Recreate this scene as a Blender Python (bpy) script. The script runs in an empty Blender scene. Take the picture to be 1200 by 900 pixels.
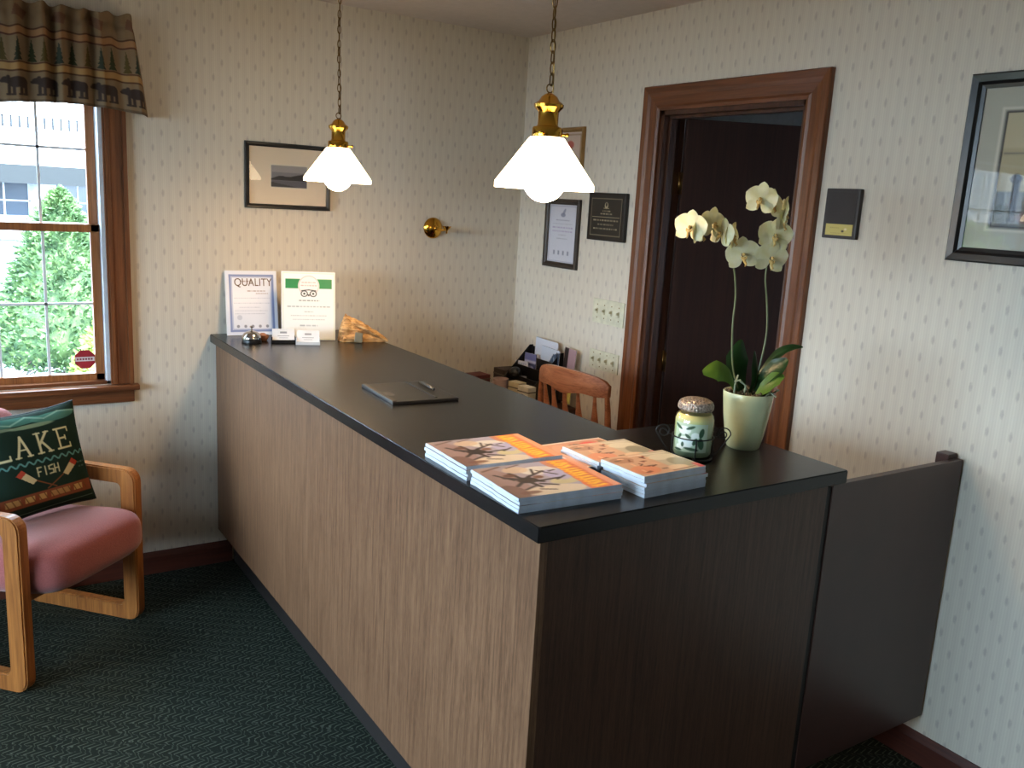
import bpy, bmesh, math, random
import numpy as np
from mathutils import Vector, Matrix, noise
random.seed(7)
PI = math.pi
sc = bpy.context.scene
COL = sc.collection

# ------------------------------------------------------------ camera
CAM = Vector((-2.5775, -3.9127, 1.7111))
YAW, PITCH, ROLL, FPX = -.5847, -.2049, .0565, 1035.16
_f = Vector((-math.sin(YAW)*math.cos(PITCH), math.cos(YAW)*math.cos(PITCH), math.sin(PITCH)))
_r = Vector((math.cos(YAW), math.sin(YAW), 0)); _u = _r.cross(_f)
_r2 = math.cos(ROLL)*_r + math.sin(ROLL)*_u
_u2 = -math.sin(ROLL)*_r + math.cos(ROLL)*_u
cd = bpy.data.cameras.new('camera'); cam = bpy.data.objects.new('camera', cd); COL.objects.link(cam)
cam.matrix_world = Matrix(((_r2.x, _u2.x, -_f.x, CAM.x), (_r2.y, _u2.y, -_f.y, CAM.y), (_r2.z, _u2.z, -_f.z, CAM.z), (0, 0, 0, 1)))
cd.sensor_width = 36; cd.lens = 36*FPX/1200; cd.clip_start = .05; cd.clip_end = 200
sc.camera = cam
# ------------------------------------------------------------ light, exposure
sc.view_settings.view_transform = 'Standard'; sc.view_settings.look = 'None'
sc.view_settings.gamma = 1; sc.view_settings.use_curve_mapping = False
sc.view_settings.exposure = 0.42
WORLD_S = 22.0; SUN_S = 12.0
w = bpy.data.worlds.new('sky'); sc.world = w; w.use_nodes = True
bg = w.node_tree.nodes['Background']; bg.inputs[0].default_value = (.62, .80, 1.0, 1); bg.inputs[1].default_value = WORLD_S
sd = bpy.data.lights.new('sun', 'SUN'); sd.energy = SUN_S; sd.angle = .01; sd.color = (1, .95, .86)
so = bpy.data.objects.new('sun', sd); COL.objects.link(so)
so.rotation_euler = Vector((.35, -1, 1.25)).to_track_quat('Z', 'Y').to_euler()
def portal(loc, sx, sy, rot):
    l = bpy.data.lights.new('window_portal', 'AREA'); l.shape = 'RECTANGLE'; l.size = sx; l.size_y = sy
    l.cycles.is_portal = True
    o = bpy.data.objects.new('window_portal', l); COL.objects.link(o); o.location = loc; o.rotation_euler = rot
W1 = (-2.77, -1.99, .87, 2.16)      # window openings
W2 = (-5.15, -3.75, .87, 2.20)
W3 = (-3.7, -0.9, .72, 2.2)        # on the left wall (y range)
XL, YF, H = -5.45, -6.6, 2.51
portal(((W1[0]+W1[1])/2, .14, (W1[2]+W1[3])/2), W1[1]-W1[0], W1[3]-W1[2], (-PI/2, 0, 0))
portal(((W2[0]+W2[1])/2, .14, (W2[2]+W2[3])/2), W2[1]-W2[0], W2[3]-W2[2], (-PI/2, 0, 0))
portal((XL-.14, (W3[0]+W3[1])/2, (W3[2]+W3[3])/2), W3[3]-W3[2], W3[1]-W3[0], (0, -PI/2, 0))
sc.cycles.max_bounces = 8; sc.cycles.diffuse_bounces = 5; sc.cycles.glossy_bounces = 4
sc.cycles.transparent_max_bounces = 12; sc.cycles.transmission_bounces = 6
sc.cycles.sample_clamp_indirect = 4.0; sc.cycles.caustics_reflective = False; sc.cycles.caustics_refractive = False
sc.cycles.use_denoising = True

# ------------------------------------------------------------ helpers
def s2l(c):
    c = np.asarray(c, float)
    if c.max() > 1.001: c = c/255.
    return np.where(c <= .04045, c/12.92, ((c+.055)/1.055)**2.4)
def rgb(*c): return tuple(s2l(c))+(1,)
class NT:
    def __init__(s, name):
        s.m = bpy.data.materials.new(name); s.m.use_nodes = True
        s.t = s.m.node_tree; s.b = s.t.nodes['Principled BSDF']; s.out = s.t.nodes['Material Output']
    def n(s, typ, **kw):
        x = s.t.nodes.new(typ)
        for k, v in kw.items():
            if k.startswith('i_'):
                k = k[2:]; k = int(k) if k.isdigit() else k
                x.inputs[k].default_value = v
            else: setattr(x, k, v)
        return x
    def l(s, a, b): s.t.links.new(a, b)
    def val(s, x): return x
    def math(s, op, a, b=None, c=None):
        x = s.n('ShaderNodeMath', operation=op)
        for i, v in enumerate((a, b, c)):
            if v is None: continue
            if isinstance(v, (int, float)): x.inputs[i].default_value = v
            else: s.l(v, x.inputs[i])
        return x.outputs[0]
    def mix(s, fac, a, b):
        x = s.n('ShaderNodeMix', data_type='RGBA')
        for i, v in ((0, fac), (6, a), (7, b)):
            if isinstance(v, (int, float)): x.inputs[i].default_value = v
            elif isinstance(v, tuple): x.inputs[i].default_value = v
            else: s.l(v, x.inputs[i])
        return x.outputs[2]
    def ramp(s, fac, *st):
        x = s.n('ShaderNodeValToRGB'); e = x.color_ramp.elements
        while len(e) < len(st): e.new(.5)
        for q, (p, c) in zip(e, st): q.position = p; q.color = c
        s.l(fac, x.inputs[0]); return x.outputs[0]
    def bump(s, h, strength=.3, dist=.01):
        x = s.n('ShaderNodeBump', i_Strength=strength, i_Distance=dist); s.l(h, x.inputs['Height']); s.l(x.outputs[0], s.b.inputs['Normal'])
def plain(name, c, rough=.5, metal=0, spec=.5, noise_amt=.06, scale=30, **kw):
    k = NT(name); b = k.b
    b.inputs['Roughness'].default_value = rough; b.inputs['Metallic'].default_value = metal
    b.inputs['Specular IOR Level'].default_value = spec
    tc = k.n('ShaderNodeTexCoord'); nz = k.n('ShaderNodeTexNoise', i_Scale=scale, i_Detail=3.0); k.l(tc.outputs['Object'], nz.inputs['Vector'])
    c4 = rgb(*c); d = tuple(x*(1-noise_amt*2) for x in c4[:3])+(1,); u = tuple(min(1, x*(1+noise_amt*2)) for x in c4[:3])+(1,)
    k.l(k.ramp(nz.outputs[0], (.3, d), (.7, u)), b.inputs['Base Color'])
    for a, v in kw.items(): b.inputs[a.replace('_', ' ')].default_value = v
    return k.m
def wood(name, c1, c2, axis='Z', scale=1.0, rough=.4, space='Object', spec=.4, fine=1.0):
    k = NT(name); tc = k.n('ShaderNodeTexCoord'); mp = k.n('ShaderNodeMapping')
    k.l(tc.outputs[space], mp.inputs[0])
    big = 28*scale; sm = 1.2*scale
    s = {'X': (sm, big, big), 'Y': (big, sm, big), 'Z': (big, big, sm)}[axis]
    mp.inputs['Scale'].default_value = s
    n1 = k.n('ShaderNodeTexNoise', i_Scale=1.0, i_Detail=6.0, i_Roughness=.65, i_Distortion=.6); k.l(mp.outputs[0], n1.inputs['Vector'])
    n2 = k.n('ShaderNodeTexNoise', i_Scale=6.0*fine, i_Detail=3.0); k.l(mp.outputs[0], n2.inputs['Vector'])
    f = k.math('ADD', k.math('MULTIPLY', n1.outputs[0], .65), k.math('MULTIPLY', n2.outputs[0], .35))
    k.l(k.ramp(f, (.36, rgb(*c1)), (.62, rgb(*c2))), k.b.inputs['Base Color'])
    k.b.inputs['Roughness'].default_value = rough; k.b.inputs['Specular IOR Level'].default_value = spec
    k.bump(f, .12, .002)
    return k.m
def wallpaper(name, a):
    k = NT(name); g = k.n('ShaderNodeNewGeometry'); sp = k.n('ShaderNodeSeparateXYZ'); k.l(g.outputs['Position'], sp.inputs[0])
    u = sp.outputs[a]; v = sp.outputs[2]
    nz = k.n('ShaderNodeTexNoise', i_Scale=160.0, i_Detail=2.0); k.l(g.outputs['Position'], nz.inputs['Vector'])
    def spot(ou, ov):
        fa = k.math('SUBTRACT', k.math('FRACT', k.math('DIVIDE', k.math('ADD', u, ou+20), .07)), .5)
        fb = k.math('SUBTRACT', k.math('FRACT', k.math('DIVIDE', k.math('ADD', v, ov+20), .12)), .5)
        x = k.math('POWER', k.math('ABSOLUTE', k.math('MULTIPLY', fa, .07/.0065)), 2)
        y = k.math('POWER', k.math('ABSOLUTE', k.math('MULTIPLY', fb, .12/.0165)), 2)
        d = k.math('ADD', k.math('ADD', x, y), k.math('MULTIPLY', nz.outputs[0], 1.1))
        m = k.n('ShaderNodeMapRange', i_1=1.75, i_2=.7); k.l(d, m.inputs[0]); return m.outputs[0]
    m = k.math('MAXIMUM', spot(0, 0), spot(.035, .06))
    st = k.math('SINE', k.math('MULTIPLY', u, 2*PI/.0085))
    st2 = k.math('SINE', k.math('MULTIPLY', u, 2*PI/.035))
    base = k.mix(k.math('MULTIPLY_ADD', st, .25, .5), rgb(216, 207, 191), rgb(203, 194, 178))
    base = k.mix(k.math('MULTIPLY_ADD', st2, .12, .12), base, rgb(190, 177, 166))
    c = k.mix(k.math('MULTIPLY', m, .36), base, rgb(142, 126, 124))
    k.l(c, k.b.inputs['Base Color']); k.b.inputs['Roughness'].default_value = .62; k.b.inputs['Specular IOR Level'].default_value = .25
    k.bump(st, .04, .001)
    return k.m
def glass(name, tint=(1, 1, 1), refl=1.45):
    k = NT(name); t = k.n('ShaderNodeBsdfTransparent'); t.inputs[0].default_value = tint+(1,)
    g = k.n('ShaderNodeBsdfGlossy', i_Roughness=.015); f = k.n('ShaderNodeFresnel', i_IOR=refl); mx = k.n('ShaderNodeMixShader')
    gm = k.n('ShaderNodeNewGeometry'); k.l(k.math('MULTIPLY', f.outputs[0], k.math('SUBTRACT', 1.0, gm.outputs['Backfacing'])), mx.inputs[0]); k.l(t.outputs[0], mx.inputs[1]); k.l(g.outputs[0], mx.inputs[2]); k.l(mx.outputs[0], k.out.inputs[0])
    k.t.nodes.remove(k.b); return k.m
def emit(name, c, s, spec=True):
    k = NT(name); k.b.inputs['Base Color'].default_value = (.9, .88, .82, 1); k.b.inputs['Roughness'].default_value = .25
    k.b.inputs['Emission Color'].default_value = tuple(c)+(1,); k.b.inputs['Emission Strength'].default_value = s; return k.m
def painted(name, rough=.5, spec=.4, coat=0):
    k = NT(name); a = k.n('ShaderNodeAttribute', attribute_name='paint'); k.l(a.outputs['Color'], k.b.inputs['Base Color'])
    k.b.inputs['Roughness'].default_value = rough; k.b.inputs['Specular IOR Level'].default_value = spec
    k.b.inputs['Coat Weight'].default_value = coat; k.b.inputs['Coat Roughness'].default_value = .15
    return k.m

# mesh pieces, all added to a bmesh
def add(bm, tmp, M=None):
    me = bpy.data.meshes.new('t'); tmp.to_mesh(me); tmp.free()
    if M is not None: me.transform(M)
    bm.from_mesh(me); bpy.data.meshes.remove(me)
def bx(bm, x0, x1, y0, y1, z0, z1, bev=0.0, M=None, seg=2):
    t = bmesh.new(); bmesh.ops.create_cube(t, size=1)
    for v in t.verts: v.co = Vector((x0+(v.co.x+.5)*(x1-x0), y0+(v.co.y+.5)*(y1-y0), z0+(v.co.z+.5)*(z1-z0)))
    if bev > 0: bmesh.ops.bevel(t, geom=list(t.edges), offset=bev, segments=seg, affect='EDGES', profile=.7)
    add(bm, t, M)
def lathe(bm, prof, n=32, M=None, smooth=True, squash=None):
    t = bmesh.new(); rings = []
    for r, z in prof:
        if r < 1e-5: rings.append([t.verts.new((0, 0, z))])
        else: rings.append([t.verts.new((r*math.cos(2*PI*i/n), r*math.sin(2*PI*i/n), z)) for i in range(n)])
    for a, b in zip(rings, rings[1:]):
        for i in range(n):
            j = (i+1) % n
            if len(a) == 1 and len(b) == 1: break
            f = (a[0], b[j], b[i]) if len(a) == 1 else (a[i], a[j], b[0]) if len(b) == 1 else (a[i], a[j], b[j], b[i])
            t.faces.new(f).smooth = smooth
    bmesh.ops.recalc_face_normals(t, faces=t.faces); add(bm, t, M)
def tube(bm, pts, r, n=8, M=None, flat=1.0, closed=False, up=None):
    pts = [Vector(p) for p in pts]; N = len(pts)
    rs = r if isinstance(r, (list, tuple)) else [r]*N
    t = bmesh.new(); rings = []; prev = None
    for i, p in enumerate(pts):
        if closed: d = pts[(i+1) % N]-pts[i-1]
        else: d = (pts[min(i+1, N-1)]-pts[max(i-1, 0)])
        d.normalize()
        if up is not None: a = Vector(up)-d*Vector(up).dot(d)
        elif prev is None: a = Vector((0, 0, 1)) if abs(d.z) < .9 else Vector((1, 0, 0)); a = a-d*a.dot(d)
        else: a = prev-d*prev.dot(d)
        a.normalize(); prev = a; b = d.cross(a)
        rings.append([t.verts.new(p+rs[i]*(math.cos(2*PI*k/n)*a+flat*math.sin(2*PI*k/n)*b)) for k in range(n)])
    R = rings+[rings[0]] if closed else rings
    for A, B in zip(R, R[1:]):
        for k in range(n):
            j = (k+1) % n; t.faces.new((A[k], A[j], B[j], B[k])).smooth = True
    if not closed: t.faces.new(rings[0][::-1]); t.faces.new(rings[-1])
    bmesh.ops.recalc_face_normals(t, faces=t.faces); add(bm, t, M)
def prism(bm, poly, z0, z1, bev=0.0, M=None, seg=2):
    t = bmesh.new(); a = [t.verts.new((x, y, z0)) for x, y in poly]
    f = t.faces.new(a); r = bmesh.ops.extrude_face_region(t, geom=[f])
    for v in r['geom']:
        if isinstance(v, bmesh.types.BMVert): v.co.z = z1
    bmesh.ops.recalc_face_normals(t, faces=t.faces)
    if bev > 0: bmesh.ops.bevel(t, geom=list(t.edges), offset=bev, segments=seg, affect='EDGES')
    add(bm, t, M)
def sph(bm, c, r, n=16, sc3=(1, 1, 1), M=None):
    t = bmesh.new(); bmesh.ops.create_uvsphere(t, u_segments=n, v_segments=max(6, n*2//3), radius=r)
    for v in t.verts: v.co = Vector((v.co.x*sc3[0]+c[0], v.co.y*sc3[1]+c[1], v.co.z*sc3[2]+c[2]))
    for f in t.faces: f.smooth = True
    add(bm, t, M)
def rect_frame(bm, w, h, bw, d, bev=.002, M=None):
    """mitred frame in the x-z plane, front towards -y, from y=0 to y=-d"""
    prof = [(0, 0), (0, -d*.8), (bw*.12, -d), (bw*.55, -d*.9), (bw*.75, -d*.6), (bw, -d*.5), (bw, 0)]
    t = bmesh.new(); L = []
    for sx, sz in ((-1, -1), (1, -1), (1, 1), (-1, 1)):
        L.append([t.verts.new((sx*(w/2-q), y, sz*(h/2-q))) for q, y in prof])
    for i in range(4):
        A, B = L[i], L[(i+1) % 4]
        for k in range(len(prof)):
            j = (k+1) % len(prof); t.faces.new((A[k], A[j], B[j], B[k]))
    bmesh.ops.recalc_face_normals(t, faces=t.faces); add(bm, t, M)
def obj(name, bm, m, parent=None, loc=None, rot=None, smooth=None):
    for e in bm.edges:
        if len(e.link_faces) == 2 and e.calc_face_angle(0) > .62: e.smooth = False
    me = bpy.data.meshes.new(name); bm.to_mesh(me); bm.free()
    if m is not None: me.materials.append(m)
    o = bpy.data.objects.new(name, me); COL.objects.link(o)
    if parent is not None: o.parent = parent
    if loc is not None: o.location = loc
    if rot is not None: o.rotation_euler = rot
    return o
def one(name, fn, m, parent=None, loc=None, rot=None, *a, **k):
    bm = bmesh.new(); fn(bm, *a, **k); return obj(name, bm, m, parent, loc, rot)
def thing(name, label, cat, loc=(0, 0, 0), rz=0, group=None, rot=None):
    o = bpy.data.objects.new(name, None); COL.objects.link(o); o.location = loc
    o.rotation_euler = rot if rot else (0, 0, rz); o.empty_display_size = .05
    return tag(o, label, cat, group)
def tag(o, label, cat, group=None, kind=None):
    o['label'] = label; o['category'] = cat
    if group: o['group'] = group
    if kind: o['kind'] = kind
    return o
def struct(name, bm, m, parent=None, loc=None):
    o = obj(name, bm, m, parent, loc)
    if parent is None: o['kind'] = 'structure'
    return o
def kids(o): return [c for c in bpy.data.objects if c.parent == o]
def copy_tree(o, parent=None):
    c = o.copy(); COL.objects.link(c); c.parent = parent
    for ch in kids(o): copy_tree(ch, c)
    return c

# a small painter: prints are laid on fine grids of vertices as a colour attribute
class Cv:
    def __init__(s, w, h, bg): s.w, s.h = w, h; s.a = np.zeros((h, w, 3)); s.a[:] = bg; s.Y, s.X = np.mgrid[0:h, 0:w].astype(float)
    def put(s, m, c, al=1.0):
        m = np.clip(m, 0, 1)[..., None]*al; s.a = s.a*(1-m)+np.array(c, float)*m
    def rect(s, x0, y0, x1, y1, c, al=1.): s.put(np.clip(s.X-x0+.5, 0, 1)*np.clip(x1-s.X+.5, 0, 1)*np.clip(s.Y-y0+.5, 0, 1)*np.clip(y1-s.Y+.5, 0, 1), c, al)
    def border(s, x0, y0, x1, y1, t, c):
        s.rect(x0, y0, x1, y0+t, c); s.rect(x0, y1-t, x1, y1, c); s.rect(x0, y0, x0+t, y1, c); s.rect(x1-t, y0, x1, y1, c)
    def ell(s, cx, cy, rx, ry, c, al=1., ang=0):
        X = s.X-cx; Y = s.Y-cy; x = X*math.cos(ang)+Y*math.sin(ang); y = -X*math.sin(ang)+Y*math.cos(ang)
        d = np.sqrt((x/rx)**2+(y/ry)**2); s.put((1-d)*min(rx, ry)+.5, c, al)
    def line(s, x0, y0, x1, y1, t, c, al=1.):
        dx, dy = x1-x0, y1-y0; L = max(dx*dx+dy*dy, 1e-6); q = np.clip(((s.X-x0)*dx+(s.Y-y0)*dy)/L, 0, 1)
        d = np.hypot(s.X-x0-q*dx, s.Y-y0-q*dy); s.put(t/2-d+.5, c, al)
    def pl(s, P, t, c, al=1.):
        for a, b in zip(P, P[1:]): s.line(a[0], a[1], b[0], b[1], t, c, al)
    def poly(s, P, c, al=1.):
        m = np.zeros((s.h, s.w), bool); n = len(P)
        for i in range(n):
            (x0, y0), (x1, y1) = P[i], P[(i+1) % n]
            cnd = ((y0 > s.Y) != (y1 > s.Y)); xi = (x1-x0)*(s.Y-y0)/((y1-y0) if y1 != y0 else 1e-9)+x0; m ^= cnd & (s.X < xi)
        s.put(m.astype(float), c, al)
    def scrib(s, x0, x1, y, h, c, al=.8, seed=1):
        """a line of print too small to read"""
        rd = random.Random(seed); x = x0
        while x < x1:
            l = rd.uniform(1.2, 3.5)*h; s.rect(x, y-h/2, min(x+l, x1), y+h/2, c, al*rd.uniform(.6, 1)); x += l+h*.7
def sheet(bm_name, cv, fn, m, parent=None, loc=None, rot=None, back=None):
    """grid whose vertex (i,j) sits at fn(u,v); u,v in 0..1, v down; optional solid back thickness vector"""
    h, w = cv.h, cv.w
    V = [fn(i/(w-1), j/(h-1)) for j in range(h) for i in range(w)]
    F = [(j*w+i, (j+1)*w+i, (j+1)*w+i+1, j*w+i+1) for j in range(h-1) for i in range(w-1)]
    C = s2l(np.clip(cv.a, 0, 255).reshape(-1, 3)/255.)
    if back is not None:
        n0 = len(V); b = Vector(back)
        ring = [i for i in range(w)]+[(j*w+w-1) for j in range(1, h)]+[(h-1)*w+i for i in range(w-2, -1, -1)]+[j*w for j in range(h-2, 0, -1)]
        for i in ring: V.append(tuple(Vector(V[i])+b))
        L = len(ring)
        for k in range(L): F.append((ring[k], ring[(k+1) % L], n0+(k+1) % L, n0+k))
        F.append(tuple(range(n0, n0+L)))
        C = np.vstack([C, C[ring]])
    me = bpy.data.meshes.new(bm_name); me.from_pydata([tuple(v) for v in V], [], F)
    at = me.color_attributes.new('paint', 'FLOAT_COLOR', 'POINT')
    at.data.foreach_set('color', np.hstack([C, np.ones((len(C), 1))]).astype(np.float32).ravel())
    me.materials.append(m); me.update()
    o = bpy.data.objects.new(bm_name, me); COL.objects.link(o)
    if parent is not None: o.parent = parent
    if loc is not None: o.location = loc
    if rot is not None: o.rotation_euler = rot
    return o
def flat(w, h, y=0.0):  # x-z plane, seen from -y
    return lambda u, v: ((u-.5)*w, y, (.5-v)*h)
def lettering(name, text, size, m, parent, loc, rot, ext=.0006, align='CENTER', sx=1.0):
    cu = bpy.data.curves.new(name, 'FONT'); cu.body = text; cu.size = size; cu.align_x = align; cu.align_y = 'CENTER'; cu.extrude = ext
    t = bpy.data.objects.new('t', cu); COL.objects.link(t)
    dg = bpy.context.evaluated_depsgraph_get(); me = bpy.data.meshes.new_from_object(t.evaluated_get(dg)); bpy.data.objects.remove(t)
    me.materials.clear(); me.materials.append(m)
    if sx != 1: me.transform(Matrix.Diagonal((sx, 1, 1, 1)))
    o = bpy.data.objects.new(name, me); COL.objects.link(o); o.parent = parent; o.location = loc; o.rotation_euler = rot
    return o
def RZ(a): return Matrix.Rotation(a, 4, 'Z')
def T(x, y, z): return Matrix.Translation((x, y, z))
RIGHT = (0, 0, -PI/2)     # turns a thing built facing -y to face -x (hung on the right wall)

# ------------------------------------------------------------ materials
M_back = wallpaper('wallpaper_back', 0); M_side = wallpaper('wallpaper_side', 1)
M_ceil = plain('ceiling_paint', (196, 186, 180), .8, noise_amt=.02)
M_trim = wood('stained_trim_upright', (74, 40, 22), (124, 74, 42), 'Z', 1.0, .35)
M_trimx = wood('stained_trim_level', (74, 40, 22), (124, 74, 42), 'X', 1.0, .35)
M_trimy = wood('stained_trim_lintel', (74, 40, 22), (118, 68, 38), 'Y', 1.0, .35)
M_base = wood('stained_baseboard', (58, 26, 20), (84, 42, 30), 'X', 1.0, .45)
M_basey = wood('stained_baseboard_side', (58, 26, 20), (84, 42, 30), 'Y', 1.0, .45)
M_sash = wood('sash_wood', (112, 66, 36), (158, 100, 58), 'Z', 1.0, .35)
M_white = plain('white_vinyl', (205, 210, 215), .4, noise_amt=.02)
M_door = wood('dark_door', (34, 18, 14), (52, 29, 22), 'Z', .7, .5)
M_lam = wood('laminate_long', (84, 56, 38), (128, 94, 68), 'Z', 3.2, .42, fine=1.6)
M_lam2 = wood('laminate_end_shaded', (60, 38, 28), (92, 64, 48), 'Z', 3.2, .42, fine=1.6)  # same laminate as the long face, with the end's shade put into its colour
M_panel = plain('brown_panel', (66, 41, 34), .38, noise_amt=.05, scale=9)
M_top = plain('black_laminate', (24, 22, 22), .27, noise_amt=.12, scale=90, spec=.36)
M_kick = plain('toe_kick', (30, 24, 22), .6)
M_brass = plain('polished_brass', (214, 160, 62), .16, 1.0, noise_amt=.03)
M_abrass = plain('aged_brass', (120, 92, 50), .3, 1.0, noise_amt=.1)
M_chrome = plain('chrome', (205, 200, 195), .12, 1.0, noise_amt=.02)
M_black = plain('black_plastic', (16, 16, 18), .35)
M_iron = plain('black_iron', (14, 14, 15), .45, noise_amt=.1)
M_blackfr = plain('black_frame', (22, 21, 21), .32, noise_amt=.05)
M_glass = glass('window_glass', (.97, .99, .98))
M_pglass = glass('picture_glass', (1, 1, 1), 1.5)
M_paint = painted('printed_paper', .5); M_gloss = painted('glossy_print', .3, .5, .3)
M_cloth = painted('printed_cloth', .9, .1)
M_paper = plain('white_paper', (225, 226, 230), .6, noise_amt=.02)
M_shade = emit('milk_glass', (1, .76, .48), 9.0); M_bulb = emit('lit_bulb', (1, .66, .36), 74)
M_oak = wood('honey_oak', (116, 66, 30), (170, 108, 54), 'X', 1.2, .35)
M_oakz = wood('honey_oak_upright', (116, 66, 30), (170, 108, 54), 'Z', 1.2, .35)

def carpet():
    k = NT('green_carpet'); tc = k.n('ShaderNodeTexCoord'); mp = k.n('ShaderNodeMapping'); mp.inputs['Rotation'].default_value = (0, 0, .6)
    k.l(tc.outputs['Object'], mp.inputs[0]); sp = k.n('ShaderNodeSeparateXYZ'); k.l(mp.outputs[0], sp.inputs[0])
    nz = k.n('ShaderNodeTexNoise', i_Scale=26.0, i_Detail=2.0); k.l(mp.outputs[0], nz.inputs['Vector'])
    nf = k.n('ShaderNodeTexNoise', i_Scale=420.0, i_Detail=2.0); k.l(mp.outputs[0], nf.inputs['Vector'])
    x, y = sp.outputs[0], sp.outputs[1]
    sy = k.math('SINE', k.math('MULTIPLY', y, 2*PI/.048))
    tri = k.math('PINGPONG', k.math('ADD', k.math('DIVIDE', y, .024), k.math('MULTIPLY', nz.outputs[0], 1.6)), 1.0)
    row = k.math('SINE', k.math('MULTIPLY', k.math('FLOOR', k.math('DIVIDE', y, .048)), 2.4))
    ph = k.math('ADD', k.math('MULTIPLY', x, 2*PI/.044), k.math('ADD', k.math('MULTIPLY', tri, 3.6), k.math('ADD', k.math('MULTIPLY', row, 1.3), k.math('MULTIPLY', nz.outputs[0], 6.5))))
    s_ = k.math('ABSOLUTE', k.math('SINE', ph))
    mr = k.n('ShaderNodeMapRange', i_1=.50, i_2=.12); k.l(s_, mr.inputs[0])
    m = k.math('MULTIPLY', mr.outputs[0], k.math('MULTIPLY_ADD', sy, .3, .7))
    m = k.math('MULTIPLY', m, k.math('MULTIPLY_ADD', nf.outputs[0], 1.2, .4))
    k.l(k.mix(m, rgb(28, 33, 28), rgb(84, 92, 80)), k.b.inputs['Base Color'])
    k.b.inputs['Roughness'].default_value = .95; k.b.inputs['Specular IOR Level'].default_value = .1
    k.bump(k.math('ADD', m, nf.outputs[0]), .5, .004)
    return k.m
M_carpet = carpet()

# ------------------------------------------------------------ room shell
bm = bmesh.new(); bx(bm, XL-.12, .12, YF-.12, .12, -.12, 0); struct('floor', bm, M_carpet)
bm = bmesh.new(); bx(bm, XL-.12, 2.6, YF-.12, .12, H, H+.12); struct('ceiling', bm, M_ceil)
def wall_with_holes(name, axis, a0, a1, holes, m, pos, th=.12):
    """axis 0: wall along x at y=pos..pos+th ; axis 1: wall along y at x=pos..pos+th"""
    bm = bmesh.new(); us = sorted({a0, a1, *[h[0] for h in holes], *[h[1] for h in holes]}); zs = sorted({0, H, *[h[2] for h in holes], *[h[3] for h in holes]})
    V = {}
    def vt(u, z, d):
        k = (round(u, 5), round(z, 5), d)
        if k not in V: V[k] = bm.verts.new((u, pos+d, z) if axis == 0 else (pos+d, u, z))
        return V[k]
    def hole(uc, zc): return any(h[0] < uc < h[1] and h[2] < zc < h[3] for h in holes)
    solid = {(i, j): not hole((us[i]+us[i+1])/2, (zs[j]+zs[j+1])/2) for i in range(len(us)-1) for j in range(len(zs)-1)}
    for (i, j), s in solid.items():
        if not s: continue
        for d in (0, th): bm.faces.new([vt(us[i], zs[j], d), vt(us[i+1], zs[j], d), vt(us[i+1], zs[j+1], d), vt(us[i], zs[j+1], d)])
        for di, dj, (p, q) in ((-1, 0, ((0, 0), (0, 1))), (1, 0, ((1, 0), (1, 1))), (0, -1, ((0, 0), (1, 0))), (0, 1, ((0, 1), (1, 1)))):
            if not solid.get((i+di, j+dj), False):
                A = (us[i+p[0]], zs[j+p[1]]); B = (us[i+q[0]], zs[j+q[1]])
                bm.faces.new([vt(*A, 0), vt(*B, 0), vt(*B, th), vt(*A, th)])
    bmesh.ops.recalc_face_normals(bm, faces=bm.faces); return struct(name, bm, m)
DY0, DY1, DZ = -1.028, -1.775, 2.108          # door opening on the right wall
wall_with_holes('wall_back', 0, XL-.12, .12, [W1, W2], M_back, 0)
wall_with_holes('wall_right', 1, YF-.12, 0, [(DY1, DY0, -.001, DZ)], M_side, 0)
wall_with_holes('wall_left', 1, YF-.12, 0, [W3], M_side, XL-.12)
wall_with_holes('wall_front', 0, XL-.12, .12, [], M_back, YF-.12)
# baseboards
def baseb(bm, L, M):
    prism(bm, [(0, 0), (-.014, 0), (-.014, .075), (-.010, .088), (-.004, .1), (0, .1)], 0, L, M=M)
bm = bmesh.new(); baseb(bm, 3.95, Matrix(((0, 0, 1, XL), (1, 0, 0, 0), (0, 1, 0, 0), (0, 0, 0, 1)))); struct('baseboard_back', bm, M_base)
bm = bmesh.new(); baseb(bm, 4.6, Matrix(((1, 0, 0, 0), (0, 0, 1, YF), (0, 1, 0, 0), (0, 0, 0, 1)))); struct('baseboard_right', bm, M_basey)
# the room behind the door
M_far = plain('far_room_paint', (140, 134, 130), .8, noise_amt=.03)
bm = bmesh.new(); bx(bm, 2.5, 2.62, -4, .0, 0, H); bx(bm, .12, 2.6, -.12, 0, 0, H); bx(bm, .12, 1.7, -4.12, -4, 0, H); bx(bm, 2.0, 2.6, -4.12, -4, 0, H); bx(bm, 1.7, 2.0, -4.12, -4, 0, 1.0); bx(bm, 1.7, 2.0, -4.12, -4, 1.6, H); struct('wall_beyond', bm, M_far)  # unseen slit opening added in the side wall to let daylight in
bm = bmesh.new(); bx(bm, .12, 2.6, -4.12, 0, -.12, 0); struct('floor_beyond', bm, M_carpet)

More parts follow.
